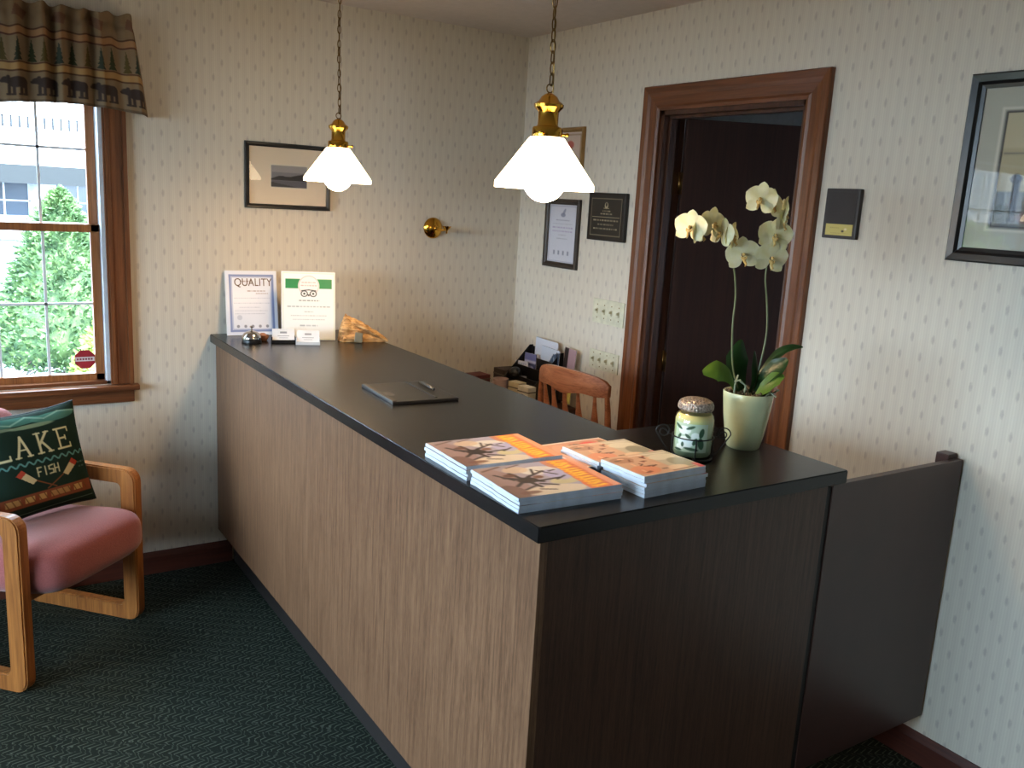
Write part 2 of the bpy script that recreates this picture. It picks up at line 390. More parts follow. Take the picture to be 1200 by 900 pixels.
# window builder: opening x0..x1, z0..z1 in the back wall, seen from -y; origin at the sill centre
def window(name, W, cols, M=None, sticker=False, loc=(0, 0, 0), rz=0, rows=2, lab=None):
    w2 = (W[1]-W[0])/2; z0, z1 = 0, W[3]-W[2]
    root = bpy.data.objects.new(name, None); COL.objects.link(root); root['kind'] = 'structure'; root.location = loc; root.rotation_euler = (0, 0, rz)
    # casing
    bm = bmesh.new(); c = .088
    for s in (-1, 1):
        a = s*w2; b = s*(w2+c)
        bx(bm, min(a, b), max(a, b), -.014, -.0005, -.0, z1+c, .002); e = s*(w2+c*.8)
        bx(bm, min(b, e), max(b, e), -.024, -.0005, -.0, z1+c, .003)
        e0, e1 = s*(w2+.008), s*(w2+.024); bx(bm, min(e0, e1), max(e0, e1), -.019, -.0005, 0, z1+c, .003)
    obj('window_frame', bm, M_trim, root)
    bm = bmesh.new(); bx(bm, -w2-c, w2+c, -.016, -.0005, z1, z1+c, .002); bx(bm, -w2-c, w2+c, -.026, -.0005, z1+c*.8, z1+c, .003); obj('head_casing', bm, M_trimx, root)
    bm = bmesh.new(); bx(bm, -w2-c-.018, w2+c+.018, -.045, .02, -.024, -.002, .005); obj('window_sill', bm, M_trimx, root)
    bm = bmesh.new(); bx(bm, -w2-c, w2+c, -.018, -.0005, -.078, -.024, .004); obj('apron', bm, M_trimx, root)
    bm = bmesh.new()
    for s in (-1, 1): bx(bm, min(s*w2, s*(w2-.014)), max(s*w2, s*(w2-.014)), 0, .119, 0, z1)
    bx(bm, -w2, w2, 0, .119, z1-.012, z1); obj('jamb_liner', bm, M_white, root); bm = bmesh.new(); bx(bm, -w2, w2, .0, .119, 0, .014); obj('sill_board', bm, M_trimx, root)
    zm = z1*.49
    def sash(nm, za, zb, y, rail_lo, rail_hi):
        bm = bmesh.new(); o = w2-.016
        for s in (-1, 1): bx(bm, min(s*o, s*(o-.034)), max(s*o, s*(o-.034)), y, y+.03, za, zb, .003)
        bx(bm, -o, o, y, y+.03, za, za+rail_lo, .003); bx(bm, -o, o, y, y+.03, zb-rail_hi, zb, .003)
        so = obj(nm, bm, M_sash, root); bm = bmesh.new(); g = o-.034
        for i in range(1, cols): x = -g+2*g*i/cols; bx(bm, x-.005, x+.005, y+.012, y+.02, za+rail_lo, zb-rail_hi)
        for i in range(1, rows): z = za+rail_lo+(zb-rail_hi-za-rail_lo)*i/rows; bx(bm, -g, g, y+.012, y+.02, z-.005, z+.005)
        obj('muntin_grid', bm, plain('muntin_grey', (206, 208, 212), .5), so)
        bm = bmesh.new(); bx(bm, -g-.004, g+.004, y+.014, y+.018, za+rail_lo-.004, zb-rail_hi+.004); obj('window_pane', bm, M_glass, so)
        return so
    lo = sash('lower_sash', .012, zm+.02, .035, .030, .032)
    sash('upper_sash', zm-.01, z1-.012, .07, .032, .045)
    bm = bmesh.new(); lathe(bm, [(0, .012), (.008, .012), (.011, .006), (.012, 0), (0, 0)], 16); tube(bm, [(-.03, 0, .008), (0, 0, .012), (.028, -.004, .01)], [.004, .006, .005]); obj('sash_lock', bm, M_abrass, lo, (-w2+.39-.0, .05, zm+.021))
    if sticker:
        bm = bmesh.new(); P = [(.042*math.cos(PI/8+k*PI/4), .042*math.sin(PI/8+k*PI/4)) for k in range(8)]
        prism(bm, P, 0, .001); st = obj('security_sticker', bm, plain('sticker_red', (150, 30, 44), .5), lo, (w2-.088, .0478, .1), (PI/2, 0, 0)); st['label'] = 'red octagonal sticker with pale band'
        bm = bmesh.new(); bx(bm, -.036, .036, -.008, .010, .001, .0014); bd = obj('band', bm, plain('sticker_band', (214, 205, 205), .5), st)
        bm = bmesh.new()
        for i in range(6): bx(bm, -.031+i*.0105, -.0235+i*.0105, -.003, .005, .0014, .0017)
        obj('lettering', bm, plain('sticker_print', (120, 60, 70), .5), bd)
    return root
window('window_1', W1, 4, sticker=True, loc=((W1[0]+W1[1])/2, 0, W1[2]))
window('window_2', W2, 6, loc=((W2[0]+W2[1])/2, 0, W2[2]))
# big window on the left wall
r3 = bpy.data.objects.new('window_3', None); COL.objects.link(r3); r3['kind'] = 'structure'; r3.location = (XL, (W3[0]+W3[1])/2, W3[2])
hw = (W3[1]-W3[0])/2; hz = W3[3]-W3[2]; bm = bmesh.new()
for a in (-hw-.09, hw): bx(bm, .0005, .02, a, a+.09, -.09, hz+.09, .003)
for z in (-.09, hz): bx(bm, .0005, .02, -hw, hw, z, z+.09, .003)
obj('window_frame', bm, M_trim, r3); bm = bmesh.new()
for a in (-hw, -hw/3-.03, hw/3-.03, hw-.06): bx(bm, -.09, -.04, a, a+.06, 0, hz, .003)
for z in (0, hz-.06): bx(bm, -.09, -.04, -hw, hw, z, z+.06, .003)
obj('mullions', bm, M_sash, r3); bm = bmesh.new(); bx(bm, -.068, -.062, -hw+.05, hw-.05, .05, hz-.05); obj('window_pane', bm, M_glass, r3)

# door casing, jamb and slab on the right wall
tr = bpy.data.objects.new('trim_1', None); COL.objects.link(tr); tr['kind'] = 'structure'; c = .098
bm = bmesh.new(); P = [(0, 0), (-.012, 0), (-.017, .012), (-.012, .022), (-.015, .055), (-.021, .070), (-.023, .094), (-.019, c), (0, c)]
rings = [[bm.verts.new(v) for v in q] for q in ([(x, DY0+d, 0) for x, d in P], [(x, DY0+d, DZ+d) for x, d in P], [(x, DY1-d, DZ+d) for x, d in P], [(x, DY1-d, 0) for x, d in P])]
for k_, (A, B) in enumerate(zip(rings, rings[1:])):
    for i in range(len(P)): j = (i+1) % len(P); bm.faces.new((A[i], A[j], B[j], B[i])).material_index = 1 if k_ == 1 else 0
bmesh.ops.recalc_face_normals(bm, faces=bm.faces)
o = obj('door_casing', bm, M_trim, tr); o.data.materials.append(M_trimy)
bm = bmesh.new(); J = .018
bx(bm, 0, .119, DY0-J, DY0, 0, DZ); bx(bm, 0, .119, DY1, DY1+J, 0, DZ); bx(bm, 0, .119, DY1, DY0, DZ-J, DZ)
bx(bm, .03, .065, DY0-J-.012, DY0-J, 0, DZ-J, .002); bx(bm, .03, .065, DY1+J, DY1+J+.012, 0, DZ-J, .002); bx(bm, .03, .065, DY1+J, DY0-J, DZ-J-.012, DZ-J, .002)
obj('jamb', bm, wood('jamb_wood', (52, 28, 18), (82, 48, 30), 'Z', 1, .4), tr)
DA = math.radians(62)     # how far the slab stands open into the back room
d1 = bpy.data.objects.new('door_1', None); COL.objects.link(d1); d1['kind'] = 'structure'
d1.location = (.118, DY0-J-.006, 0); d1.rotation_euler = (0, 0, DA)
bm = bmesh.new(); bx(bm, -.036, 0, -.73, 0, .01, DZ-J-.006, .002); obj('door_slab', bm, M_door, d1)
for z in (.25, 1.05, 1.82):
    bm = bmesh.new(); bx(bm, -.034, -.002, .0, .0025, z-.045, z+.045); tube(bm, [(.004, .004, z-.047), (.004, .004, z+.047)], .006, 10); obj('hinge', bm, M_abrass, d1)
bm = bmesh.new(); lathe(bm, [(0, 0), (.03, 0), (.03, .006), (.01, .01), (.01, .035), (.026, .045), (.028, .058), (.02, .068), (0, .07)], 20, M=T(-.036, -.67, .95) @ Matrix.Rotation(-PI/2, 4, 'Y')); obj('door_handle', bm, M_brass, d1)

# ------------------------------------------------------------ outside
M_asph = plain('asphalt', (104, 110, 122), .9, noise_amt=.1, scale=4)
bm = bmesh.new(); bx(bm, -40, 40, .3, 60, -.9, -.2); struct('ground', bm, M_asph)
bm = bmesh.new(); bx(bm, -40, XL-.3, -40, .29, -.9, -.2); struct('ground_left_unseen', bm, plain('bounce_ground', (98, 90, 80), .95, noise_amt=.2, scale=6))  # unseen ground on the left, its tone chosen for the light it bounces indoors
M_wsid = plain('white_siding', (225, 228, 232), .7, noise_amt=.02); M_gband = plain('grey_band', (19, 23, 25), .7, noise_amt=.05)
M_dwin = plain('dark_window', (52, 64, 78), .15, noise_amt=.05)
bd = thing('motel_building', 'white two-storey building with balcony railing seen through the window', 'building', (0, 24, -.2))
bm = bmesh.new(); bx(bm, -22, 14, 1.6, 8, 0, 6.5); obj('wall', bm, M_wsid, bd)
bm = bmesh.new(); bx(bm, -22, 14, -.02, 1.6, 2.75, 3.02); obj('balcony_floor', bm, M_wsid, bd)
bm = bmesh.new(); bx(bm, -22, 14, .0, 1.6, 1.62, 2.12); bx(bm, -22, 14, .05, 1.6, 2.12, 2.2); obj('canopy_band', bm, M_gband, bd)
bm = bmesh.new(); bx(bm, -22, 14, .02, 1.6, 2.12, 2.76); obj('fascia', bm, M_wsid, bd)
bm = bmesh.new(); bx(bm, -22, 14, -.04, .06, 3.40, 3.95); bx(bm, -22, 14, -.03, .03, 3.02, 3.08)
bal = 0
obj('rail', bm, M_wsid, bd)
for i in range(60):
    x = -9.5+i*.2
    bm = bmesh.new(); hgt = (.35 if i % 7 < 2 else .6)
    bx(bm, x-.068, x+.068, -.025, .025, 3.08, 3.40 if i % 7 > 1 else 3.41); obj('baluster', bm, M_wsid, bd)
for i in range(9):
    x = -9.2+i*1.9
    bm = bmesh.new(); bx(bm, x-.32, x+.12, 0.1, .5, 0, 1.65); obj('pillar', bm, M_wsid, bd)
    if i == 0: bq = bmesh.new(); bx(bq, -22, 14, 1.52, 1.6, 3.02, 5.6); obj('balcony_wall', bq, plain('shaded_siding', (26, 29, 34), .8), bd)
    wn = bpy.data.objects.new('window', None); COL.objects.link(wn); wn.parent = bd
    bm = bmesh.new(); bx(bm, x+.2, x+1.45, 1.5, 1.62, .7, 1.62); obj('pane', bm, M_dwin, wn)
    bm = bmesh.new()
    for q in (x+.16, x+.8, x+1.43): bx(bm, q, q+.05, 1.46, 1.62, .66, 1.66)
    bx(bm, x+.16, x+1.48, 1.46, 1.62, .64, .7); bx(bm, x+.16, x+1.48, 1.46, 1.62, 1.1, 1.14); obj('frame', bm, M_wsid, wn)
    bm = bmesh.new(); bx(bm, x+.2, x+1.3, 1.48, 1.54, 3.5, 5.4); obj('pane', bm, plain('shaded_glass', (96, 108, 124), .2), wn)
bm = bmesh.new(); bx(bm, -9, -1.05, .6, 1.62, 0, .5); obj('brick_planter', bm, plain('brick', (150, 96, 80), .8), bd)

def shrub(name, label, loc, h, r, c1, c2, n=5200, skirt=True, leaf=.035, cone=True):
    root = thing(name, label, 'shrub', loc); rd = random.Random(int(h*100))
    k = NT(name+'_leaf'); g = k.n('ShaderNodeTexCoord'); nz = k.n('ShaderNodeTexNoise', i_Scale=9.0, i_Detail=4.0); k.l(g.outputs['Object'], nz.inputs['Vector'])
    k.l(k.ramp(nz.outputs[0], (.35, rgb(*c1)), (.65, rgb(*c2))), k.b.inputs['Base Color']); k.b.inputs['Roughness'].default_value = .7
    k.b.inputs['Subsurface Weight'].default_value = 0
    V = []; F = []
    def prof(t): return r*(math.sqrt(max(0, 1-t))*.92+.08) if not cone else r*min(1, 1.12*(1-t)**.72+.0)*min(1, .75+t*2.2)
    for i in range(n):
        t = rd.random()**1.25; a = rd.uniform(0, 2*PI); R = prof(t)*rd.uniform(.72, 1.04); z = h*(.27+.73*t) if skirt else h*t
        R *= 1+.10*noise.noise(Vector((math.cos(a)*2, math.sin(a)*2, z*4)))
        p = Vector((R*math.cos(a), R*math.sin(a), z)); d = Vector((math.cos(a), math.sin(a), rd.uniform(-.1, .9))).normalized()
        d = (d+Vector((rd.uniform(-.5, .5), rd.uniform(-.5, .5), rd.uniform(-.4, .4)))).normalized(); s = d.cross(Vector((rd.uniform(-1, 1), rd.uniform(-1, 1), rd.uniform(-1, 1)))).normalized()
        L = leaf*rd.uniform(.7, 1.5); b = len(V); V += [tuple(p-s*L*.3), tuple(p+s*L*.3), tuple(p+d*L+s*L*.12), tuple(p+d*L-s*L*.12)]; F.append((b, b+1, b+2, b+3))
    me = bpy.data.meshes.new('foliage'); me.from_pydata(V, [], F); me.materials.append(k.m); o = bpy.data.objects.new('foliage', me); COL.objects.link(o); o.parent = root
    bm = bmesh.new(); lathe(bm, [(0, h*.3 if skirt else .0)]+[(prof(t)*.74, h*((.28 if skirt else 0)+(.72 if skirt else .95)*t)) for t in np.linspace(0, .97, 14)]+[(0, h*.97)], 18); obj('core_foliage', bm, k.m, root)
    bm = bmesh.new(); tube(bm, [(0, 0, 0), (.02, 0, h*.5), (0, 0, h*.9)], [.03, .022, .008])
    for i in range(70 if skirt else 12):
        a = rd.uniform(0, 2*PI); z = h*rd.uniform(.03, .34); L = r*rd.uniform(.6, 1.0)
        tube(bm, [(0, 0, z), (L*.5*math.cos(a), L*.5*math.sin(a), z+.03), (L*math.cos(a+.2), L*math.sin(a+.2), z-.05-rd.random()*.08)], [.009, .006, .003], 5)
    obj('branches', bm, plain('twig_grey', (110, 98, 88), .8), root)
    return root
shrub('conical_shrub', 'tall conical evergreen shrub with bare lower twigs outside the window', (-1.76, 3.6, -.2), 1.80, .53, (48, 76, 44), (110, 138, 88), 9000)
wg = thing('white_balcony_wing', 'white-railed balcony wing far to the left outside, reflected in the large print', 'building', (-17, 8.5, -.2), math.radians(61))
bm = bmesh.new(); bx(bm, -6, 6, 1.2, 5, 0, 5); obj('wall', bm, plain('wing_siding', (120, 130, 142), .7), wg)
bm = bmesh.new(); bx(bm, -6, 6, 0, 1.2, 2.0, 2.2); bx(bm, -6, 6, 0, .08, 3.1, 3.2); obj('balcony', bm, M_wsid, wg)
for i in range(48): bm = bmesh.new(); bx(bm, -5.9+i*.25, -5.9+i*.25+.11, .01, .07, 2.2, 3.1); obj('baluster', bm, M_wsid, wg)
shrub('hedge_shrub', 'broad green shrub outside the far left window', (-9.6, 3.4, -.2), 1.95, 1.7, (50, 80, 44), (110, 140, 90), 3500, skirt=False, cone=False, leaf=.07)
shrub('rounded_shrub', 'low yellow-green rounded shrub outside behind the red sticker', (-1.58, 2.5, -.2), .98, .42, (100, 118, 52), (160, 174, 96), 4000, skirt=False, cone=False)

# ------------------------------------------------------------ counter
CT, CB = 1.066, 1.030
xL, xI, xR, yF, yB = -1.5844, -.9234, -.595, -2.5415, -1.9822
bm = bmesh.new(); prism(bm, [(xL, -.001), (xI, -.001), (xI, yB), (xR, yB), (xR, yF), (xL, yF)], CB, CT, .0025)
tag(obj('countertop', bm, M_top), 'black L-shaped laminate countertop on the reception counter', 'countertop')
rc = thing('reception_counter', 'woodgrain laminate reception counter under the black top', 'counter')
fx, fy = xL+.021, yF+.021; ZB = .166
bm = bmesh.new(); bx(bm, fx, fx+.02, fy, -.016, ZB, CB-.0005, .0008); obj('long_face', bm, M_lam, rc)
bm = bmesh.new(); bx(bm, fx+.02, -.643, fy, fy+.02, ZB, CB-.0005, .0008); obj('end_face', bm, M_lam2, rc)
bm = bmesh.new(); bx(bm, fx+.02, xI-.03, fy+.02, -.016, ZB, CB-.001); bx(bm, xI-.03, -.645, fy+.02, yB-.03, ZB, CB-.001); obj('carcass', bm, M_lam2, rc)
bm = bmesh.new(); bx(bm, fx+.07, xI-.06, fy+.08, -.016, 0, ZB); bx(bm, xI-.06, -.68, fy+.08, yB-.06, 0, ZB); obj('toe_kick', bm, M_kick, rc)
sg = thing('swing_gate', 'smooth dark brown gate panel between counter end and right wall', 'gate', (-.62, fy, 0))
bm = bmesh.new(); bx(bm, 0, .608, 0, .022, ZB, 1.021, .0015); obj('panel', bm, M_panel, sg)
bm = bmesh.new(); bx(bm, -.019, -.001, .004, .02, ZB, 1.016); obj('hinge_strip', bm, M_kick, sg)
bm = bmesh.new(); bx(bm, .565, .612, .0225, .062, .93, 1.035, .003); obj('latch_block', bm, M_panel, sg)

# ------------------------------------------------------------ pendant lamps
def make_pendant(loc, label):
    t = thing('pendant_lamp', label, 'pendant lamp', loc, group='brass pendant lamps over the counter')
    # origin at the rim of the shade
    bm = bmesh.new(); lathe(bm, [(.041, .126), (.044, .124), (.1235, .017), (.125, .012), (.125, .0), (.1215, .0), (.1205, .013), (.041, .118), (.036, .122), (.041, .126)], 48); obj('lamp_shade', bm, M_shade, t)
    bm = bmesh.new(); sph(bm, (0, 0, .022), .054, 28); obj('bulb', bm, M_bulb, t)
    bm = bmesh.new(); lathe(bm, [(0, .118), (.036, .118), (.038, .124), (.038, .146), (.036, .150), (.028, .152), (.0255, .156), (.0255, .186), (.029, .190), (.036, .197), (.037, .204), (.033, .208), (.026, .212), (.020, .222), (.012, .228), (.006, .231), (0, .232)], 40)
    s = obj('brass_fitting', bm, M_brass, t)
    for k in range(3):
        bm = bmesh.new(); a = k*2*PI/3-.4; tube(bm, [(.037*math.cos(a), .037*math.sin(a), .135), (.049*math.cos(a), .049*math.sin(a), .135)], .0028, 8); sph(bm, (.051*math.cos(a), .051*math.sin(a), .135), .005, 10)
        obj('thumb_screw', bm, M_brass, s)
    bm = bmesh.new(); top = H-loc[2]; z = .234; i = 0
    ring = [(.010*math.cos(a), 0, z+.008+.010*math.sin(a)) for a in np.linspace(0, 2*PI, 18)[:-1]]; tube(bm, ring, .0018, 6, closed=True); z += .016
    while z < top-.028:
        hl = .0155; L = []
        for a in np.linspace(0, 2*PI, 15)[:-1]:
            x = .0062*math.cos(a); zz = (hl)*math.sin(a); L.append((x, 0, zz) if i % 2 else (0, x, zz))
        tube(bm, L, .0017, 5, M=T(.003*math.sin(z*9), .002*math.cos(z*7), z+hl-.002) @ RZ(.25*math.sin(i*1.7)), closed=True); z += 2*hl-.0055; i += 1
    obj('chain', bm, M_abrass, t)
    bm = bmesh.new(); tube(bm, [(.005*math.sin(q*9)+.003, .004*math.cos(q*11), q) for q in np.linspace(.232, top-.01, 40)], .0016, 6); obj('cord', bm, M_abrass, t)
    bm = bmesh.new(); lathe(bm, [(0, top-.0005), (.06, top-.0005), (.058, top-.012), (.03, top-.024), (.008, top-.03), (0, top-.03)], 32); obj('ceiling_canopy', bm, M_brass, t)
    return t
make_pendant((-1.28, -2.047, 1.742), 'nearer lit pendant lamp with white cone shade over the magazines')
make_pendant((-1.28, -.686, 1.740), 'farther lit pendant lamp with white cone shade beside the framed photo')

# ------------------------------------------------------------ frames on the walls
def framed(name, label, cat, loc, rot, w, h, bw, d, fm, cv, glassy=True, art_m=None, extra=None):
    t = thing(name, label, cat, loc, rot=rot)
    bm = bmesh.new(); rect_frame(bm, w, h, bw, d); obj('frame', bm, fm, t)
    sheet('print', cv, flat(w-2*bw+.004, h-2*bw+.004, -d*.3), art_m or M_paint, t, back=(0, d*.28, 0))
    if glassy:
        bm = bmesh.new(); bx(bm, -(w/2-bw)-.001, (w/2-bw)+.001, -d*.45, -d*.4, -(h/2-bw)-.001, (h/2-bw)+.001); obj('glass', bm, M_pglass, t)
    return t
# landscape photo on the back wall
cv = Cv(150, 106, (226, 208, 184)); cx0, cx1, cy0, cy1 = 42, 110, 33, 72
cv.rect(cx0-3, cy0-3, cx1+3, cy1+3, (225, 212, 190)); cv.rect(cx0, cy0, cx1, cy1, (120, 118, 124)); cv.rect(cx0, cy0, cx1, cy0+12, (150, 145, 146))
cv.poly([(cx0, cy0+24), (cx0+16, cy0+18), (cx0+34, cy0+20), (cx1, cy0+12), (cx1, cy0+27), (cx0, cy0+27)], (36, 32, 36)); cv.rect(cx0, cy0+27, cx1, cy1, (84, 82, 92)); cv.poly([(cx0, cy1-9), (cx1-14, cy1), (cx0, cy1)], (48, 46, 52))
framed('framed_photograph', 'black-framed landscape photograph on the back wall left of the far lamp', 'picture', (-1.237, -.001, 1.757), None, .386, .281, .019, .018, M_blackfr, cv)
# gold framed certificate half hidden behind the near lamp
M_gold = plain('gilded_frame', (150, 116, 70), .35, .5)
cv = Cv(50, 66, (200, 176, 160)); cv.border(3, 3, 47, 63, 1.2, (150, 120, 90)); cv.ell(25, 16, 8, 5, (170, 80, 70))
for i in range(7): cv.scrib(10, 40, 28+i*4, 1.2, (120, 100, 90), .6, i)
framed('gold_framed_certificate', 'gold-framed certificate behind the nearer lamp shade', 'framed certificate', (-.001, -.41, 1.92), RIGHT, .225, .285, .022, .018, M_gold, cv)
# white certificate, dark frame
cv = Cv(84, 112, (206, 206, 216)); cv.border(3, 3, 81, 109, 1.0, (150, 150, 170)); cv.ell(42, 20, 7, 4, (120, 124, 150), .8); cv.ell(45, 14, 3, 7, (120, 124, 150), .7, .6)
for i, (a, b, hh, c) in enumerate(((22, 62, 1.6, (120, 120, 140)), (12, 72, 1.2, (150, 150, 165)), (12, 72, 2.4, (158, 140, 178)), (12, 72, 2.2, (158, 140, 178)), (30, 54, 1.2, (130, 130, 140)), (26, 58, 1.4, (140, 140, 150)))): cv.scrib(a, b, 30+i*7, hh, c, .8, i)
for i in range(4): cv.rect(18+i*14, 88, 23+i*14, 96, (120, 124, 140), .8)
framed('framed_certificate', 'white certificate in a dark frame under the gold-framed one', 'framed certificate', (-.001, -.392, 1.565), RIGHT, .275, .330, .027, .018, plain('dark_walnut', (52, 42, 34), .4), cv)
# black plaque with gold writing
pq = thing('award_plaque', 'square black plaque with gold lettering beside the door frame', 'plaque', (-.001, -.738, 1.66), rot=RIGHT)
bm = bmesh.new(); bx(bm, -.132, .132, -.02, 0, -.107, .107, .006); obj('board', bm, plain('plaque_wood', (26, 22, 20), .3), pq)
cv = Cv(110, 86, (42, 37, 31)); G = (158, 148, 122); cv.border(3, 3, 107, 83, 1.1, G); cv.ell(55, 18, 6, 7, G); cv.ell(55, 16, 3, 4, (42, 37, 31)); cv.line(46, 24, 64, 24, 1.2, G)
cv.scrib(42, 70, 30, 2.6, G, .9, 4); cv.scrib(36, 76, 36, 2.6, G, .9, 5); cv.line(8, 43, 102, 43, 1, G); cv.scrib(12, 98, 50, 3.4, G, .9, 6); cv.scrib(28, 82, 59, 3.4, G, .9, 7); cv.scrib(14, 96, 68, 3.2, G, .9, 8)
sheet('engraved_plate', cv, flat(.225, .176, -.0212), painted('plate_print', .3), pq, back=(0, .001, 0))
# small plaque with a brass plate
pq = thing('small_plaque', 'small dark wooden plaque with brass plate right of the door', 'plaque', (-.001, -1.98, 1.7275), rot=RIGHT)
bm = bmesh.new(); bx(bm, -.0665, .0665, -.018, 0, -.0825, .0825, .004); obj('board', bm, plain('plaque_dark', (30, 20, 18), .5), pq)
bm = bmesh.new(); bx(bm, -.056, .056, -.019, -.0175, -.034, .072, .0005); obj('face', bm, plain('plaque_face', (34, 24, 21), .6), pq)
cv = Cv(60, 22, (188, 170, 84)); cv.scrib(10, 30, 7, 1.6, (120, 100, 40), .5, 3); cv.ell(38, 13, 3, 2, (60, 50, 26)); cv.ell(44, 9, 3, 2, (220, 205, 150)); cv.scrib(12, 50, 17, 1.3, (130, 110, 50), .5, 5)
sheet('brass_plate', cv, flat(.106, .037, -.0186), painted('brass_print', .3), pq, loc=(0, 0, -.053), back=(0, .001, 0))
# big framed print at the right
cv = Cv(110, 130, (168, 164, 148)); cv.border(14, 16, 96, 114, 1.5, (200, 194, 176)); cv.rect(17, 19, 93, 111, (30, 28, 26)); cv.rect(18.5, 20.5, 91.5, 109.5, (166, 152, 118))
cv.rect(18.5, 20.5, 91.5, 48, (176, 162, 130)); cv.line(20, 52, 91, 52, 1.4, (120, 112, 96)); cv.rect(18.5, 82, 91.5, 109.5, (92, 94, 88)); cv.rect(29, 74, 34, 106, (58, 56, 58)); cv.ell(31, 72, 4, 4, (54, 50, 50)); cv.ell(24, 100, 6, 8, (70, 74, 62)); cv.ell(48, 102, 14, 6, (110, 84, 78)); cv.ell(70, 96, 12, 9, (76, 82, 70))
framed('large_framed_print', 'large print in a wide black frame at the right edge', 'picture', (-.001, -2.635, 1.874), RIGHT, .53, .533, .042, .026, M_blackfr, cv)
# switch plates
def switch(label, loc, n, w, h):
    t = thing('light_switch', label, 'light switch', loc, rot=RIGHT)
    bm = bmesh.new(); bx(bm, -w/2, w/2, -.006, 0, -h/2, h/2, .002); obj('plate', bm, plain('ivory_plastic', (206, 202, 178), .4), t)
    for i in range(n):
        x = (i-(n-1)/2)*w/(n+.3)
        bm = bmesh.new(); bx(bm, x-.006, x+.006, -.0075, -.006, -.013, .013, .0005); bx(bm, x-.0035, x+.0035, -.02, -.006, -.002, .009, .001); s = obj('toggle', bm, plain('toggle_tan', (176, 168, 138), .4), t)
        bm = bmesh.new()
        for z in (-.03, .03): lathe(bm, [(0, .0012), (.003, .0006), (.003, 0), (0, 0)], 10, M=T(x, -.006, z) @ Matrix.Rotation(PI/2, 4, 'X'))
        obj('screw', bm, M_abrass, s)
switch('ivory switch plate with toggles on the wall, the upper one', (-.0005, -.787, 1.232), 4, .222, .112)
switch('ivory switch plate low on the wall, just above the wooden chair', (-.0005, -.78, 1.005), 4, .21, .09)

# sconce
sn = thing('wall_sconce', 'small polished brass wall sconce arm without shade', 'sconce', (-.508, -.001, 1.556))
AY = Matrix.Rotation(PI/2, 4, 'X')
bm = bmesh.new(); lathe(bm, [(0, .0), (.05, 0), (.051, .006), (.046, .014), (.030, .024), (.016, .03), (0, .033)], 36, M=AY); obj('backplate', bm, M_brass, sn)
bm = bmesh.new(); tube(bm, [(0, -.03, 0), (.005, -.055, -.004), (.012, -.085, -.006), (.02, -.10, 0)], .006, 10); sph(bm, (0, -.034, 0), .011, 14); obj('arm', bm, M_brass, sn)
bm = bmesh.new(); lathe(bm, [(0, -.022), (.004, -.02), (.005, -.008), (.011, 0), (.021, .012), (.022, .015), (.006, .013), (.0, .013)], 24, M=T(.022, -.105, .0)); obj('socket_cup', bm, M_brass, sn)

# ------------------------------------------------------------ valance with woodland print
cv = Cv(420, 150, (140, 118, 92))
cv.a[:] = (124, 104, 80)
def band(y0, y1, c): cv.rect(0, y0, 420, y1, c)
band(0, 34, (128, 106, 80)); band(40, 50, (150, 112, 78)); band(38, 40, (70, 46, 34)); band(50, 52, (76, 42, 34)); band(90, 92, (76, 46, 34)); band(92, 102, (158, 124, 80)); band(102, 104, (70, 44, 32))
rd = random.Random(5)
for i in range(24):
    x = 6+i*17.5+rd.uniform(-2, 2); c = ((52, 58, 40), (82, 70, 40), (48, 54, 44))[i % 3]
    for k, (ww) in enumerate((2.2, 3.6, 5.0, 6.2)):
        y = 57+k*7; cv.poly([(x-ww, y+11), (x+ww, y+11), (x+.3, y-1), (x-.3, y-1)], c)
    cv.rect(x-1, 86, x+1, 89, c)
for i in range(11):
    x = 14+i*38.; c = (60, 50, 46)
    cv.ell(x+6, 120, 12, 8, c); cv.ell(x-6, 117, 6.5, 4.8, c); cv.ell(x-11, 119, 3.4, 2.4, c); cv.ell(x-4, 112, 2.2, 2, c); cv.ell(x+14, 121, 6, 8, c)
    for q in (-3, 3, 12, 18): cv.rect(x+q-2.2, 124, x+q+1.8, 139, c); cv.rect(x+q-4, 136.5, x+q+1.8, 139.5, c)
for i in range(9): cv.poly([(i*50, 8), (i*50+16, 14), (i*50+10, 30), (i*50-4, 22)], (104, 72, 58), .7)
band(145, 150, (92, 78, 62))
VX0, VX1 = -2.95, -1.835
def vf(u, v):
    x = VX0+.02+(VX1-VX0-.02)*u; zt = 2.318-.006*math.sin(u*90); zb = 1.962+.012*math.sin(u*9+1)
    z = zt+(zb-zt)*v; g = math.sin(u*84+1.5*math.sin(u*17))+.35*math.sin(u*151+2)
    amp = .016*(1-.45*v)*(.45+.55*(u < .86)+.2)
    y = -.088+1.25*amp*g-.012*math.sin(v*PI)+(.014*math.exp(-((v-.10)/.05)**2))
    flare = max(0, (u-.78)/.22); x += .042*flare*(v-.5)
    if u > .965: k = (u-.965)/.035; y += (.085)*k**1.5; x += -.008*(1-v)*k
    return (x, y, z)
vl = thing('window_valance', 'gathered beige valance with bears and pine trees over the window', 'curtain')
vo = sheet('fabric', cv, vf, M_cloth, vl)
md = vo.modifiers.new('thick', 'SOLIDIFY'); md.thickness = .002
for p in vo.data.polygons: p.use_smooth = True
bm = bmesh.new(); tube(bm, [(VX0, -.034, 2.285), (VX1-.055, -.034, 2.285)], .006, 10); tube(bm, [(VX1-.055, -.034, 2.285), (VX1-.055, -.001, 2.285)], .006, 10); obj('curtain_rod', bm, M_white, vl)

